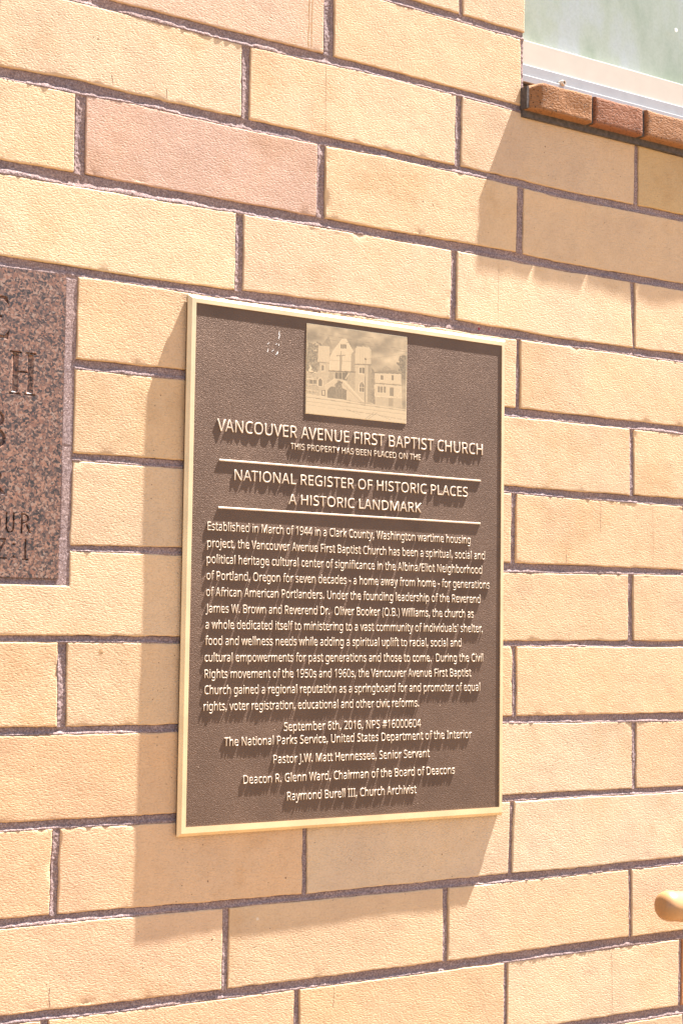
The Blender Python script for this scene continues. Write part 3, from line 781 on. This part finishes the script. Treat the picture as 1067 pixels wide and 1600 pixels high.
def raised_text(name, s, x0, x1, zb, cap, yback, yfront, mat, parent, bevel=.00025, res=3):
    """letters standing proud of a plate: bottoms on z=zb, caps `cap` high, from x0 to x1"""
    k = cap / CAP
    if s.isupper(): s = s.replace('I', '\x01')
    me = text_mesh(s, 0.02, 0.012, -0.012)
    n = len(me.vertices)
    co = np.empty(n * 3, np.float32); me.vertices.foreach_get('co', co); co = co.reshape(-1, 3)
    mn, mx = co[:, 0].min(), co[:, 0].max()
    zmin, zmax = co[:, 2].min(), co[:, 2].max()
    X = x0 + (co[:, 0] - mn) / (mx - mn) * (x1 - x0)
    Zc = zb + co[:, 1] * k
    front = (co[:, 2] - zmin) / (zmax - zmin)
    # front ring of the bevel stays at the face, everything behind runs into the plate
    Y = np.where(front > .99, yfront, np.where(front > .5, yfront + bevel, yback))
    out = np.stack([X, Y, Zc], 1).astype(np.float32)
    me.vertices.foreach_set('co', out.ravel())
    me.name = name
    me.materials.clear()
    me.update()
    return obj(name, me, mat, parent)

# ------------------------------------------------------------------ bronze plaque
plaque = empty('plaque', (1.077, 0, 1.315))
tag(plaque, 'brown rectangular memorial plaque with raised cream lettering, pale metal border and small church picture', 'plaque')
YF, YG = -0.0100, -0.00875
def ring(name, rings, mat, parent, close_last=False):
    co, fs = [], []
    for (x0, x1, z0, z1, y) in rings:
        co += [(x0, y, z0), (x1, y, z0), (x1, y, z1), (x0, y, z1)]
    for k in range(len(rings) - 1):
        for i in range(4):
            j = (i + 1) % 4
            fs.append((k * 4 + i, k * 4 + j, k * 4 + 4 + j, k * 4 + 4 + i))
    if close_last:
        b = (len(rings) - 1) * 4; fs.append((b, b + 1, b + 2, b + 3))
    return obj(name, np_mesh(name, np.array(co), np.array(fs), False), mat, parent)
box('back_plate', M_DARK, plaque, 0.8436, 1.3102, -0.0042, -0.0004, 1.3164, 1.9312)
ring('border', [(0.8424, 1.3114, 1.3150, 1.9325, -0.0043), (0.8424, 1.3114, 1.3150, 1.9325, -0.0056),
                (0.8456, 1.3082, 1.3186, 1.9291, -0.0098), (0.8458, 1.3080, 1.3188, 1.9289, YF),
                (0.8512, 1.3038, 1.3258, 1.9236, YF), (0.8513, 1.3037, 1.3257, 1.9235, YF + .0002),
                (0.8514, 1.3035, 1.3244, 1.9235, YG + .0004)], M_BRASS, plaque)
ring('field', [(0.8505, 1.3045, 1.3240, 1.9242, -0.0043), (0.8505, 1.3045, 1.3240, 1.9242, YG)], M_ENAMEL, plaque, True)
for zb in (1.7426, 1.6874):
    ring('rule', [(0.8850, 1.2700, zb - .0002, zb + .0021, YG + .0003), (0.8852, 1.2698, zb, zb + .0019, YF + .0002), (0.8855, 1.2695, zb + .0003, zb + .0016, YF)], M_LETTER, plaque, True)
LINES = [
 ('VANCOUVER AVENUE FIRST BAPTIST CHURCH', .8817, 1.2728, 1.7772, .0140),
 ('THIS PROPERTY HAS BEEN PLACED ON THE', .9815, 1.1736, 1.7634, .0071),
 ('NATIONAL REGISTER OF HISTORIC PLACES', .9058, 1.2488, 1.7215, .0122),
 ('A HISTORIC LANDMARK', .9799, 1.1755, 1.6976, .0118),
 ('Established in March of 1944 in a Clark County, Washington wartime housing', .8717, 1.2538, 1.6616, .0097),
 ('project, the Vancouver Avenue First Baptist Church has been a spiritual, social and', .8718, 1.2775, 1.6422, .0097),
 ('political heritage cultural center of significance in the Albina/Eliot Neighborhood', .8715, 1.2730, 1.6238, .0097),
 ('of Portland, Oregon for seven decades - a home away from home - for generations', .8715, 1.2855, 1.6049, .0097),
 ('of African American Portlanders. Under the founding leadership of the Reverend', .8715, 1.2704, 1.5862, .0097),
 ('James W. Brown and Reverend Dr.  Oliver Booker (O.B.) Williams, the church as', .8714, 1.2599, 1.5673, .0097),
 ("a whole dedicated itself to ministering to a vast community of individuals' shelter,", .8712, 1.2747, 1.5487, .0097),
 ('food and wellness needs while adding a spiritual uplift to racial, social and', .8715, 1.2404, 1.5303, .0097),
 ('cultural empowerments for past generations and those to come.  During the Civil', .8711, 1.2755, 1.5113, .0097),
 ('Rights movement of the 1950s and 1960s, the Vancouver Avenue First Baptist', .8716, 1.2563, 1.4925, .0097),
 ('Church gained a regional reputation as a springboard for and promoter of equal', .8717, 1.2711, 1.4742, .0097),
 ('rights, voter registration, educational and other civic reforms.', .8712, 1.1747, 1.4556, .0097),
 ('September 6th, 2016, NPS #16000604', .9786, 1.1778, 1.4302, .0097),
 ('The National Parks Service, United States Department of the Interior', .8987, 1.2579, 1.4148, .0097),
 ('Pastor J.W. Matt Hennessee, Senior Servant', .9649, 1.1917, 1.3929, .0097),
 ('Deacon R. Glenn Ward, Chairman of the Board of Deacons', .9250, 1.2315, 1.3709, .0097),
 ('Raymond Burell III, Church Archivist', .9846, 1.1719, 1.3492, .0097),
]
for s, a, b, z, cap in LINES:
    raised_text('raised_lettering', s, a, b, z, cap, YG + .0004, YF, M_LETTER, plaque)

for k in range(9):
    x = .955 + RNG.uniform(-.008, .008); z = 1.884 + RNG.uniform(-.016, .016); l = RNG.uniform(.002, .006); a = RNG.uniform(.6, 1.5)
    p = np.array([(x, YG - .00012, z), (x + .0009, YG - .00012, z - .0003), (x + l * math.cos(a) + .0006, YG - .00012, z + l * math.sin(a)), (x + l * math.cos(a), YG - .00012, z + l * math.sin(a))])
    obj('scratch', np_mesh('scratch', p, np.array([(0, 1, 2, 3)]), False), M_WHITE, plaque)
# the etched church picture: a thin raised panel, lightly engraved, its tones printed as in the photograph
def church_picture():
    nx, nz = 250, 190
    u = np.linspace(0, 1, nx); v = np.linspace(0, 1, nz)
    UU, VV = np.meshgrid(u, v)
    px = 104 + 833 * UU
    top = 85 + 0.132 * (px - 105); hh = 747 - 0.036 * (px - 105)
    py = top + VV * hh
    # sky with clouds
    cl = noise2(px, py * 1.8, 170, 1) + .6 * noise2(px, py * 1.6, 70, 2) + .3 * noise2(px, py, 28, 3)
    tone = 0.74 + 0.34 * cl
    tone = tone + 0.03 * noise2(px, py, 6, 4)
    def poly(pts):
        ins = np.zeros(px.shape, bool)
        n = len(pts)
        for i in range(n):
            x0, y0 = pts[i]; x1, y1 = pts[(i + 1) % n]
            if y0 == y1: continue
            c = ((y0 > py) != (y1 > py)) & (px < (x1 - x0) * (py - y0) / (y1 - y0) + x0)
            ins ^= c
        return ins
    def fill(pts, t, tex=0.0, siding=0.0):
        nonlocal tone
        m = poly(pts)
        val = t + tex * noise2(px, py, 9, int(t * 1000)) + siding * (np.sin((py - .12 * px) * .9) > .2)
        tone = np.where(m, val, tone)
    def stroke(x0, y0, x1, y1, w, t):
        nonlocal tone
        dx, dy = x1 - x0, y1 - y0; L2 = dx * dx + dy * dy
        s = np.clip(((px - x0) * dx + (py - y0) * dy) / L2, 0, 1)
        d = np.hypot(px - x0 - s * dx, py - y0 - s * dy)
        tone = np.where(d < w / 2, t, tone)
    def outline(pts, w, t):
        for i in range(len(pts)):
            a, b = pts[i], pts[(i + 1) % len(pts)]
            stroke(a[0], a[1], b[0], b[1], w, t)
    # street and pavement
    fill([(95, 670), (300, 700), (560, 750), (945, 800), (945, 930), (95, 860)], .90, .05)
    stroke(100, 700, 940, 812, 5, .62); stroke(100, 735, 940, 842, 4, .70); stroke(100, 762, 560, 830, 3, .75)
    # left trees
    tr = noise2(px, py, 26, 21) + noise2(px, py, 11, 22)
    m = (((px - 165) / 105) ** 2 + ((py - 375) / 130) ** 2 < 1 + tr * 1.3)
    tone = np.where(m, .56 + .30 * noise2(px, py, 8, 23), tone)
    m = (((px - 925) / 62) ** 2 + ((py - 420) / 100) ** 2 < 1 + tr * 1.2)
    tone = np.where(m, .50 + .28 * noise2(px, py, 8, 24), tone)
    # left house bits
    fill([(104, 500), (200, 510), (205, 690), (104, 670)], .74, .22)
    for y in (545, 590, 640): stroke(104, y, 200, y + 12, 5, .93)
    for x in (130, 160): fill([(x, 555), (x + 22, 558), (x + 22, 590), (x, 588)], .5)
    # left tower
    fill([(278, 188), (218, 268), (312, 300)], .62, .1)
    fill([(195, 268), (285, 275), (285, 412), (190, 405)], .86, .06)
    fill([(205, 412), (285, 412), (285, 640), (200, 640)], .78, .08, .04)
    stroke(190, 407, 285, 414, 6, .58)
    fill([(222, 430), (246, 432), (246, 482), (222, 480)], .52); outline([(222, 430), (246, 432), (246, 482), (222, 480)], 4, .95)
    fill([(196, 560), (214, 535), (232, 560), (232, 612), (196, 610)], .5); outline([(196, 560), (214, 535), (232, 560), (232, 612), (196, 610)], 5, .95)
    # central gable
    fill([(388, 212), (420, 212), (486, 322), (462, 372), (462, 480), (292, 478), (292, 385), (312, 318)], .88, .05, .05)
    outline([(388, 212), (420, 212), (486, 322), (462, 372), (462, 480), (292, 478), (292, 385), (312, 318)], 4, .97)
    stroke(292, 390, 462, 400, 4, .72)
    for x in (376, 393, 410): fill([(x, 256), (x + 13, 256), (x + 13, 292), (x, 292)], .48)
    fill([(368, 345), (392, 345), (386, 478), (370, 478)], .66); stroke(348, 352, 412, 348, 9, .60); stroke(380, 316, 380, 350, 8, .64)
    stroke(362, 352, 362, 475, 3, .97)
    fill([(470, 330), (500, 300), (500, 640), (462, 640), (462, 372)], .66, .1)
    # right tower
    fill([(516, 268), (604, 268), (632, 300), (632, 420), (496, 420), (500, 290)], .87, .05)
    for x in range(510, 630, 14): stroke(x, 290, x, 418, 2, .79)
    stroke(510, 270, 606, 276, 7, .60)
    fill([(496, 424), (630, 426), (630, 742), (496, 740)], .80, .05, .05)
    fill([(606, 428), (632, 428), (632, 742), (606, 738)], .64, .06)
    stroke(494, 422, 634, 427, 9, .55)
    fill([(530, 446), (582, 448), (582, 504), (530, 500)], .50); outline([(530, 446), (582, 448), (582, 504), (530, 500)], 5, .97); stroke(556, 446, 556, 504, 4, .95)
    fill([(534, 600), (545, 575), (556, 562), (568, 575), (580, 602), (580, 658), (534, 654)], .5)
    outline([(534, 600), (545, 575), (556, 562), (568, 575), (580, 602), (580, 658), (534, 654)], 5, .97); stroke(556, 575, 556, 656, 4, .95); stroke(534, 615, 580, 618, 4, .95)
    # porch, stairs, arch
    fill([(290, 478), (500, 486), (500, 640), (262, 620)], .72, .12)
    stroke(284, 480, 500, 488, 10, .50)
    fill([(328, 494), (442, 492), (430, 560), (400, 552), (330, 540)], .46, .08)
    for x in (330, 362, 392): stroke(x, 490, x, 548, 5, .90)
    stroke(420, 545, 446, 500, 8, .92)
    fill([(250, 612), (330, 545), (420, 560), (580, 742), (430, 722), (430, 640), (380, 618), (300, 612), (272, 640), (272, 704), (232, 690)], .86, .07)
    stroke(250, 605, 330, 545, 5, .97); stroke(400, 560, 580, 742, 6, .97); stroke(400, 590, 556, 742, 4, .70)
    fill([(272, 640), (300, 612), (380, 618), (432, 640), (430, 722), (275, 704)], .52, .10)
    for x in (345, 368, 392): stroke(x, 600, x + 4, 715, 4, .62)
    m = ((px - 368) ** 2 / 900 + (py - 600) ** 2 / 1400 < 1 + tr)
    tone = np.where(m, .55 + .25 * noise2(px, py, 8, 29), tone)
    fill([(226, 640), (256, 642), (256, 690), (226, 688)], .48)
    fill([(232, 645), (250, 646), (250, 684), (232, 682)], .88)
    # gap and house on the right
    fill([(634, 440), (662, 480), (672, 760), (632, 740)], .60, .18)
    fill([(728, 452), (762, 434), (802, 455), (800, 482), (728, 478)], .66, .1)
    fill([(650, 490), (730, 474), (830, 470), (895, 494), (895, 500), (650, 496)], .58, .08)
    fill([(664, 498), (892, 502), (896, 700), (672, 690)], .86, .05, .04)
    stroke(648, 492, 900, 500, 6, .50)
    for x in (714, 806):
        fill([(x, 512), (x + 24, 514), (x + 24, 556), (x, 554)], .52); outline([(x, 512), (x + 24, 514), (x + 24, 556), (x, 554)], 3, .96)
    stroke(660, 580, 900, 598, 9, .58)
    fill([(690, 606), (762, 610), (762, 660), (690, 656)], .56, .1)
    for x in (690, 714, 738, 762): stroke(x, 606, x, 658, 4, .94)
    fill([(796, 616), (828, 618), (828, 690), (796, 686)], .55)
    stroke(664, 598, 668, 690, 5, .95); stroke(893, 600, 898, 705, 5, .95)
    fill([(676, 690), (900, 704), (905, 786), (680, 762)], .80, .05)
    fill([(786, 704), (826, 708), (826, 775), (786, 768)], .66, .06)
    stroke(676, 690, 900, 704, 5, .97); stroke(860, 690, 895, 640, 5, .95)
    # pole, wires and tram lines in the street
    stroke(586, 378, 583, 770, 5, .52); fill([(576, 370), (594, 374), (592, 388), (578, 386)], .4)
    stroke(104, 150, 940, 300, 2, .55); stroke(104, 190, 940, 318, 2, .58); stroke(300, 160, 940, 230, 2, .60); stroke(586, 380, 940, 330, 2, .6)
    stroke(590, 880, 660, 826, 4, .58); stroke(612, 884, 690, 826, 4, .60); stroke(410, 800, 940, 890, 3, .62)
    stroke(430, 800, 545, 845, 3, .66); stroke(690, 840, 800, 885, 3, .66)
    rows = 0.02 * ((np.arange(nz) % 2)[:, None] - .5)
    tone = np.clip(tone + rows + 0.03 * noise2(px, py, 4, 77), .3, 1.0)
    x0, x1, z0, z1 = 1.0026, 1.1500, 1.8086, 1.9168
    X = x0 + (x1 - x0) * UU; Zz = z1 + (z0 - z1) * VV
    Y = YP + (1 - tone) * 0.00012
    co = np.stack([X.ravel(), Y.ravel(), Zz.ravel()], 1)
    idx = np.arange(nx * nz).reshape(nz, nx)
    q = np.stack([idx[:-1, :-1], idx[1:, :-1], idx[1:, 1:], idx[:-1, 1:]], -1).reshape(-1, 4)
    me = np_mesh('church_engraving', co, q, True)
    t = tone.ravel()[:, None] ** 1.65
    hi = np.array([0.56, 0.42, 0.25]); 
    col = np.concatenate([hi * (0.06 + 0.94 * t), np.ones_like(t)], 1).astype(np.float32)
    at = me.color_attributes.new('tone', 'FLOAT_COLOR', 'POINT')
    at.data.foreach_set('color', col.ravel())
    return me
YP = -0.00955
ppanel = ring('picture_panel', [(1.0018, 1.1507, 1.8078, 1.9176, YG + .0004), (1.0018, 1.1507, 1.8078, 1.9176, YP + .0003), (1.0022, 1.1504, 1.8082, 1.9172, YP + .00025)], M_BRASS, plaque, True)
obj('church_engraving', church_picture(), M_PIC, ppanel)

# ------------------------------------------------------------------ granite date stone with cut letters
def engraved_stone():
    x0, x1, z0, z1 = GR
    v, f = box_arrays(x0, x1, 0.0, 0.08, z0, z1)
    stone = empty('granite_stone', (0.5, 0, z0))
    tag(stone, 'dark red speckled granite cornerstone with cut letters, cropped by the left picture edge', 'cornerstone')
    slab = obj('slab', np_mesh('slab', v, f, False), M_GRANITE, stone)
    cutters = []
    def cut(polys):
        import bmesh
        for p in polys:
            fr, bk = p if isinstance(p[0][0], tuple) else (p, inset(p))
            n = len(fr)
            # the sloping side meets the face of the stone; a short lip runs on in front of it
            co = [(x, -.004, z) for x, z in fr] + [(x, 0.0, z) for x, z in fr] + [(x, .0022, z) for x, z in bk]
            fs = [tuple(range(n)), tuple(range(3 * n - 1, 2 * n - 1, -1))]
            for k in (0, n):
                fs += [(k + i, k + n + i, k + n + (i + 1) % n, k + (i + 1) % n) for i in range(n)]
            me = bpy.data.meshes.new('c'); me.from_pydata(co, [], fs); me.update()
            bm = bmesh.new(); bm.from_mesh(me); bmesh.ops.recalc_face_normals(bm, faces=bm.faces); bm.to_mesh(me); bm.free()
            o = bpy.data.objects.new('c', me); COL.objects.link(o); cutters.append(o)
    def inset(p):
        xs = [q[0] for q in p]; zs = [q[1] for q in p]
        cx, cz = sum(xs) / len(p), sum(zs) / len(p)
        w = min(max(xs) - min(xs), max(zs) - min(zs)) * .36
        fx = 1 - 2 * w / (max(xs) - min(xs)); fz = 1 - 2 * w / (max(zs) - min(zs))
        return [(cx + (x - cx) * fx, cz + (z - cz) * fz) for x, z in p]
    def R(a, b, c, d): return [(a, c), (b, c), (b, d), (a, d)]
    def arc(cx, cz, rx, rz, a0, a1, w, n=16):
        A = np.radians(np.linspace(a0, a1, n))
        def ring_(r0, r1): return [(cx + (rx - r0) * math.cos(t), cz + (rz - r0) * math.sin(t)) for t in A] + [(cx + (rx - r1) * math.cos(t), cz + (rz - r1) * math.sin(t)) for t in A[::-1]]
        return (ring_(0, w), ring_(w * .36, w * .64))
    # E with a rounded hook, right part in view
    cut([R(.596, .626, 1.8995, 1.9035) + [], R(.596, .628, 1.8565, 1.8605), R(.604, .610, 1.8585, 1.9015), R(.604, .6215, 1.8790, 1.8822), [(.6245, 1.8605), (.6285, 1.8565), (.631, 1.8690)], [(.6225, 1.8995), (.6265, 1.9035), (.6298, 1.8925)]])
    # H with serifs
    cut([R(.6340, .6416, 1.8000, 1.8430), R(.6512, .6588, 1.8000, 1.8430), R(.640, .653, 1.8215, 1.8242),
         R(.6312, .6446, 1.7975, 1.8003), R(.6488, .6618, 1.7975, 1.8003), R(.6312, .6446, 1.8427, 1.8452), R(.6488, .6618, 1.8427, 1.8452)])
    # 3
    cut([arc(.615, 1.7700, .0125, .0105, -80, 170, .0042), arc(.615, 1.7488, .0145, .0125, -170, 85, .0046)])
    # R
    cut([R(.608, .6125, 1.6885, 1.7150), arc(.613, 1.7085, .0130, .0070, -90, 90, .0036), [(.6165, 1.7020), (.6210, 1.7020), (.6315, 1.6885), (.6265, 1.6885)], R(.606, .6145, 1.6875, 1.6895)])
    # OUR
    cut([arc(.6205, 1.6590, .0062, .0118, -90, 90, .0022), arc(.6205, 1.6590, .0062, .0118, 90, 270, .0022)])
    cut([R(.6318, .6340, 1.6535, 1.6702), R(.6398, .6420, 1.6535, 1.6702), arc(.6369, 1.6538, .0051, .0058, 180, 360, .0022)])
    cut([R(.6492, .6514, 1.6478, 1.6702), arc(.6518, 1.6645, .0066, .0058, -90, 90, .0022), [(.6540, 1.6592), (.6565, 1.6592), (.6618, 1.6480), (.6590, 1.6480)], R(.651, .6535, 1.6681, 1.6703), R(.651, .6535, 1.6587, 1.6606)])
    # Z : 1
    cut([R(.6205, .6330, 1.6402, 1.6424), [(.6305, 1.6404), (.6332, 1.6404), (.6245, 1.6215), (.6215, 1.6215)], R(.6215, .6345, 1.6200, 1.6220)])
    cut([[(cx_ + .0018 * math.cos(t * math.pi / 4), cz_ + .0018 * math.sin(t * math.pi / 4)) for t in range(8)] for cx_, cz_ in ((.6420, 1.6362), (.6424, 1.6228))])
    cut([R(.6540, .6562, 1.6200, 1.6424), R(.6515, .6590, 1.6196, 1.6213)])
    for c in cutters:
        m = slab.modifiers.new('cut', 'BOOLEAN'); m.operation = 'DIFFERENCE'; m.solver = 'EXACT'; m.object = c
    bpy.context.view_layer.update()
    dg = bpy.context.evaluated_depsgraph_get()
    me = bpy.data.meshes.new_from_object(slab.evaluated_get(dg))
    slab.modifiers.clear()
    me.materials.clear(); me.materials.append(M_GRANITE); me.name = 'slab'
    slab.data = me
    for c in cutters: bpy.data.objects.remove(c)
engraved_stone()

# ------------------------------------------------------------------ window sill of projecting brown bricks
sill = empty('window_sill', (1.9, 0, 2.248))
tag(sill, 'projecting rowlock sill of reddish brown bricks under the window', 'window sill')
SB = [(1.3435, 1.4528), (1.4592, 1.5480), (1.5560, 1.6460)] + [(1.6530 + i * .0985, 1.6530 + i * .0985 + .0905) for i in range(8)]
def sill_brick(x0, x1, seed, chamfer=False):
    w = x1 - x0; zt = 2.2868; zb = 2.2485; yf = -0.0190; yb = 0.062
    pts = [(yf, zb), (yf, zt), (yb, zt + .016), (yb, zb)]
    U = np.concatenate([[0, .0008 / w, .002 / w], np.linspace(.006 / w, 1 - .006 / w, 18), [1 - .002 / w, 1 - .0008 / w, 1]])
    V = np.concatenate([[0, .02, .05], np.linspace(.13, .87, 8), [.95, .98, 1]])
    uu, vv = np.meshgrid(U, V)
    x = x0 + w * uu
    ztop = zt + 0.0011 * noise2(x, 0 * x, .02, seed)
    if chamfer: ztop = ztop - np.maximum(0, (x0 + .021 - x)) * .45
    z = zb + (ztop - zb) * (1 - vv)
    d = np.minimum(np.minimum(x - x0, x1 - x), np.minimum(ztop - z, z - zb))
    t = np.clip(1 - d / .0022, 0, 1)
    y = yf + .0022 * (1 - np.sqrt(np.maximum(0, 1 - t * t))) + .0012 * noise2(x, z, .02, seed + 1) + .0004 * noise2(x, z, .004, seed + 2)
    if chamfer: y = y + np.maximum(0, (x0 + .020 - x)) * .35
    nr, nc = x.shape; idx = np.arange(nr * nc).reshape(nr, nc)
    co = np.stack([x.ravel(), y.ravel(), z.ravel()], 1)
    q = np.stack([idx[:-1, :-1], idx[1:, :-1], idx[1:, 1:], idx[:-1, 1:]], -1).reshape(-1, 4)
    loop = np.concatenate([idx[0, :], idx[1:, -1], idx[-1, -2::-1], idx[-2:0:-1, 0]])
    bk = co[loop].copy(); bk[:, 2] += (bk[:, 2] - zb) / (zt - zb) * .012; bk[:, 1] = yb
    n = len(loop); b0 = len(co); i = np.arange(n); j = (i + 1) % n
    side = np.stack([loop[i], loop[j], b0 + j, b0 + i], 1)
    return np_mesh('brick', np.concatenate([co, bk]), [q, side], True)
for k, (a, b) in enumerate(SB):
    o = obj('brick', sill_brick(a, b, 300 + k * 7, k == 0), M_SILL, sill)
    o.color = (*[(0.25, 0.118, 0.052), (0.225, 0.096, 0.052), (0.255, 0.124, 0.060)][k % 3], 1)
vs, fs, n0 = [], [], 0
for (a, b), (c, d) in zip(SB[:-1], SB[1:]):
    v, f = box_arrays(b - .002, c + .002, -0.0135, .06, 2.2495, 2.2862); vs.append(v); fs.append(f + n0); n0 += 8
v, f = box_arrays(1.3405, 1.3445, -0.0135, .0, 2.2490, 2.2790); vs.append(v); fs.append(f + n0); n0 += 8
v, f = box_arrays(1.3420, SB[-1][1], -0.0045, .060, 2.2395, 2.2494); vs.append(v); fs.append(f + n0); n0 += 8
obj('mortar', np_mesh('mortar', np.concatenate(vs), np.concatenate(fs), False), M_DARK_MORTAR, sill)

# ------------------------------------------------------------------ window
win = empty('window', (1.9, 0.05, 2.30))
tag(win, 'pale dusty window with painted-in reflections in an aluminium frame above the brown brick sill, top right', 'window')
box('bottom_frame', M_ALU, win, WX + .001, WXR - .001, 0.026, 0.062, 2.3040, 2.3265, bevel=.001)
box('bead', M_ALU, win, WX + .001, WXR - .001, 0.019, 0.0258, 2.2985, 2.3085, bevel=.0008)
box('side_frame', M_ALU, win, WX + .001, WX + .012, 0.0415, 0.062, 2.327, WZT - .026, bevel=.001)
box('side_frame', M_ALU, win, WXR - .03, WXR - .001, 0.028, 0.062, 2.327, WZT - .026, bevel=.001)
box('top_frame', M_ALU, win, WX + .001, WXR - .001, 0.027, 0.062, WZT - .0255, WZT - .001, bevel=.001)
box('cream_rail', M_CREAM, win, WX + .012, WXR - .031, 0.0300, 0.0405, 2.3268, 2.3620, bevel=.0008)
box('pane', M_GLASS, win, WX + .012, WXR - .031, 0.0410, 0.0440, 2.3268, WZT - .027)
box('blind', M_BLIND, win, WX + .013, WXR - .032, 0.0560, 0.0580, 2.3665, WZT - .028)
def disc(name, cx, y, cz, r, mat, parent, th=.001, hole=0):
    n = 20; A = np.linspace(0, 2 * math.pi, n, endpoint=False)
    rr = [(r, y + th), (r, y + th * .3), (r * .82, y)] + ([(r * .5, y), (r * .42, y + th * 1.5)] if hole else [])
    co = [(cx + q * math.cos(t), yy, cz + q * math.sin(t)) for q, yy in rr for t in A]
    fs = [(k * n + i, k * n + (i + 1) % n, (k + 1) * n + (i + 1) % n, (k + 1) * n + i) for k in range(len(rr) - 1) for i in range(n)]
    me = bpy.data.meshes.new(name); me.from_pydata(co, [], fs + [tuple(range((len(rr) - 1) * n, len(rr) * n))]); me.update()
    return obj(name, me, mat, parent)
disc('screw', 1.4325, 0.0155, 2.3105, .0042, M_CREAM, win, .009, 1)
disc('paint_dot', 1.6660, 0.0322, 2.4430, .0030, M_WHITE, win, .0007)

# ------------------------------------------------------------------ handrail
rail = empty('handrail', (1.95, -0.07, 1.1))
tag(rail, 'tan painted round handrail ending in a rounded cap at the lower right edge', 'handrail')
def tube(name, path, radii, mat, parent, n=28):
    co, fs = [], []
    path = [Vector(p) for p in path]
    for k, p in enumerate(path):
        d = (path[min(k + 1, len(path) - 1)] - path[max(k - 1, 0)]).normalized()
        a = d.cross(Vector((0, 1, 0)));
        if a.length < .1: a = d.cross(Vector((0, 0, 1)))
        a.normalize(); b = d.cross(a)
        for i in range(n):
            t = 2 * math.pi * i / n
            co.append(p + radii[k] * (math.cos(t) * a + math.sin(t) * b))
    for k in range(len(path) - 1):
        for i in range(n):
            fs.append((k * n + i, k * n + (i + 1) % n, (k + 1) * n + (i + 1) % n, (k + 1) * n + i))
    fs.append(tuple(range(n - 1, -1, -1))); fs.append(tuple(range((len(path) - 1) * n, len(path) * n)))
    me = bpy.data.meshes.new(name); me.from_pydata([tuple(c) for c in co], [], fs); me.update()
    for p in me.polygons: p.use_smooth = len(p.vertices) == 4
    return obj(name, me, mat, parent)
rs_, R_ = [], .0203
A0, A1 = Vector((1.5290, -.07, 1.1915)), Vector((2.45, -.07, 1.0850))
dirn = (A1 - A0).normalized()
prof = [(0, .0045), (.0006, .0085), (.002, .0125), (.005, .0165), (.009, .0189), (.014, .0200), (.018, .0203), (.024, .0198), (.032, .0199), (.042, .0203)]
ts = [p[0] for p in prof]; rr = [p[1] for p in prof]
pts = [A0 + dirn * t for t in ts] + [A0 + dirn * t for t in (.2, .5, .7)]
L = (A1 - A0).length
rad = rr + [R_] * 3
pts += [A1 - dirn * t for t in (.018, .009, .002, 0)]; rad += [.0203, .0189, .0125, .0045]
tube('pipe', pts, rad, M_RAIL, rail)
for s in (.30, .80):
    p = A0 + dirn * s
    tube('bracket', [p + Vector((0, 0, -.018)), p + Vector((0, 0, -.045)), p + Vector((0, .015, -.062)), p + Vector((0, .066, -.066))], [.007] * 4, M_RAIL, rail, 14)
    tube('wall_flange', [p + Vector((0, .0625, -.066)), p + Vector((0, .0695, -.066))], [.026, .028], M_RAIL, rail, 24)
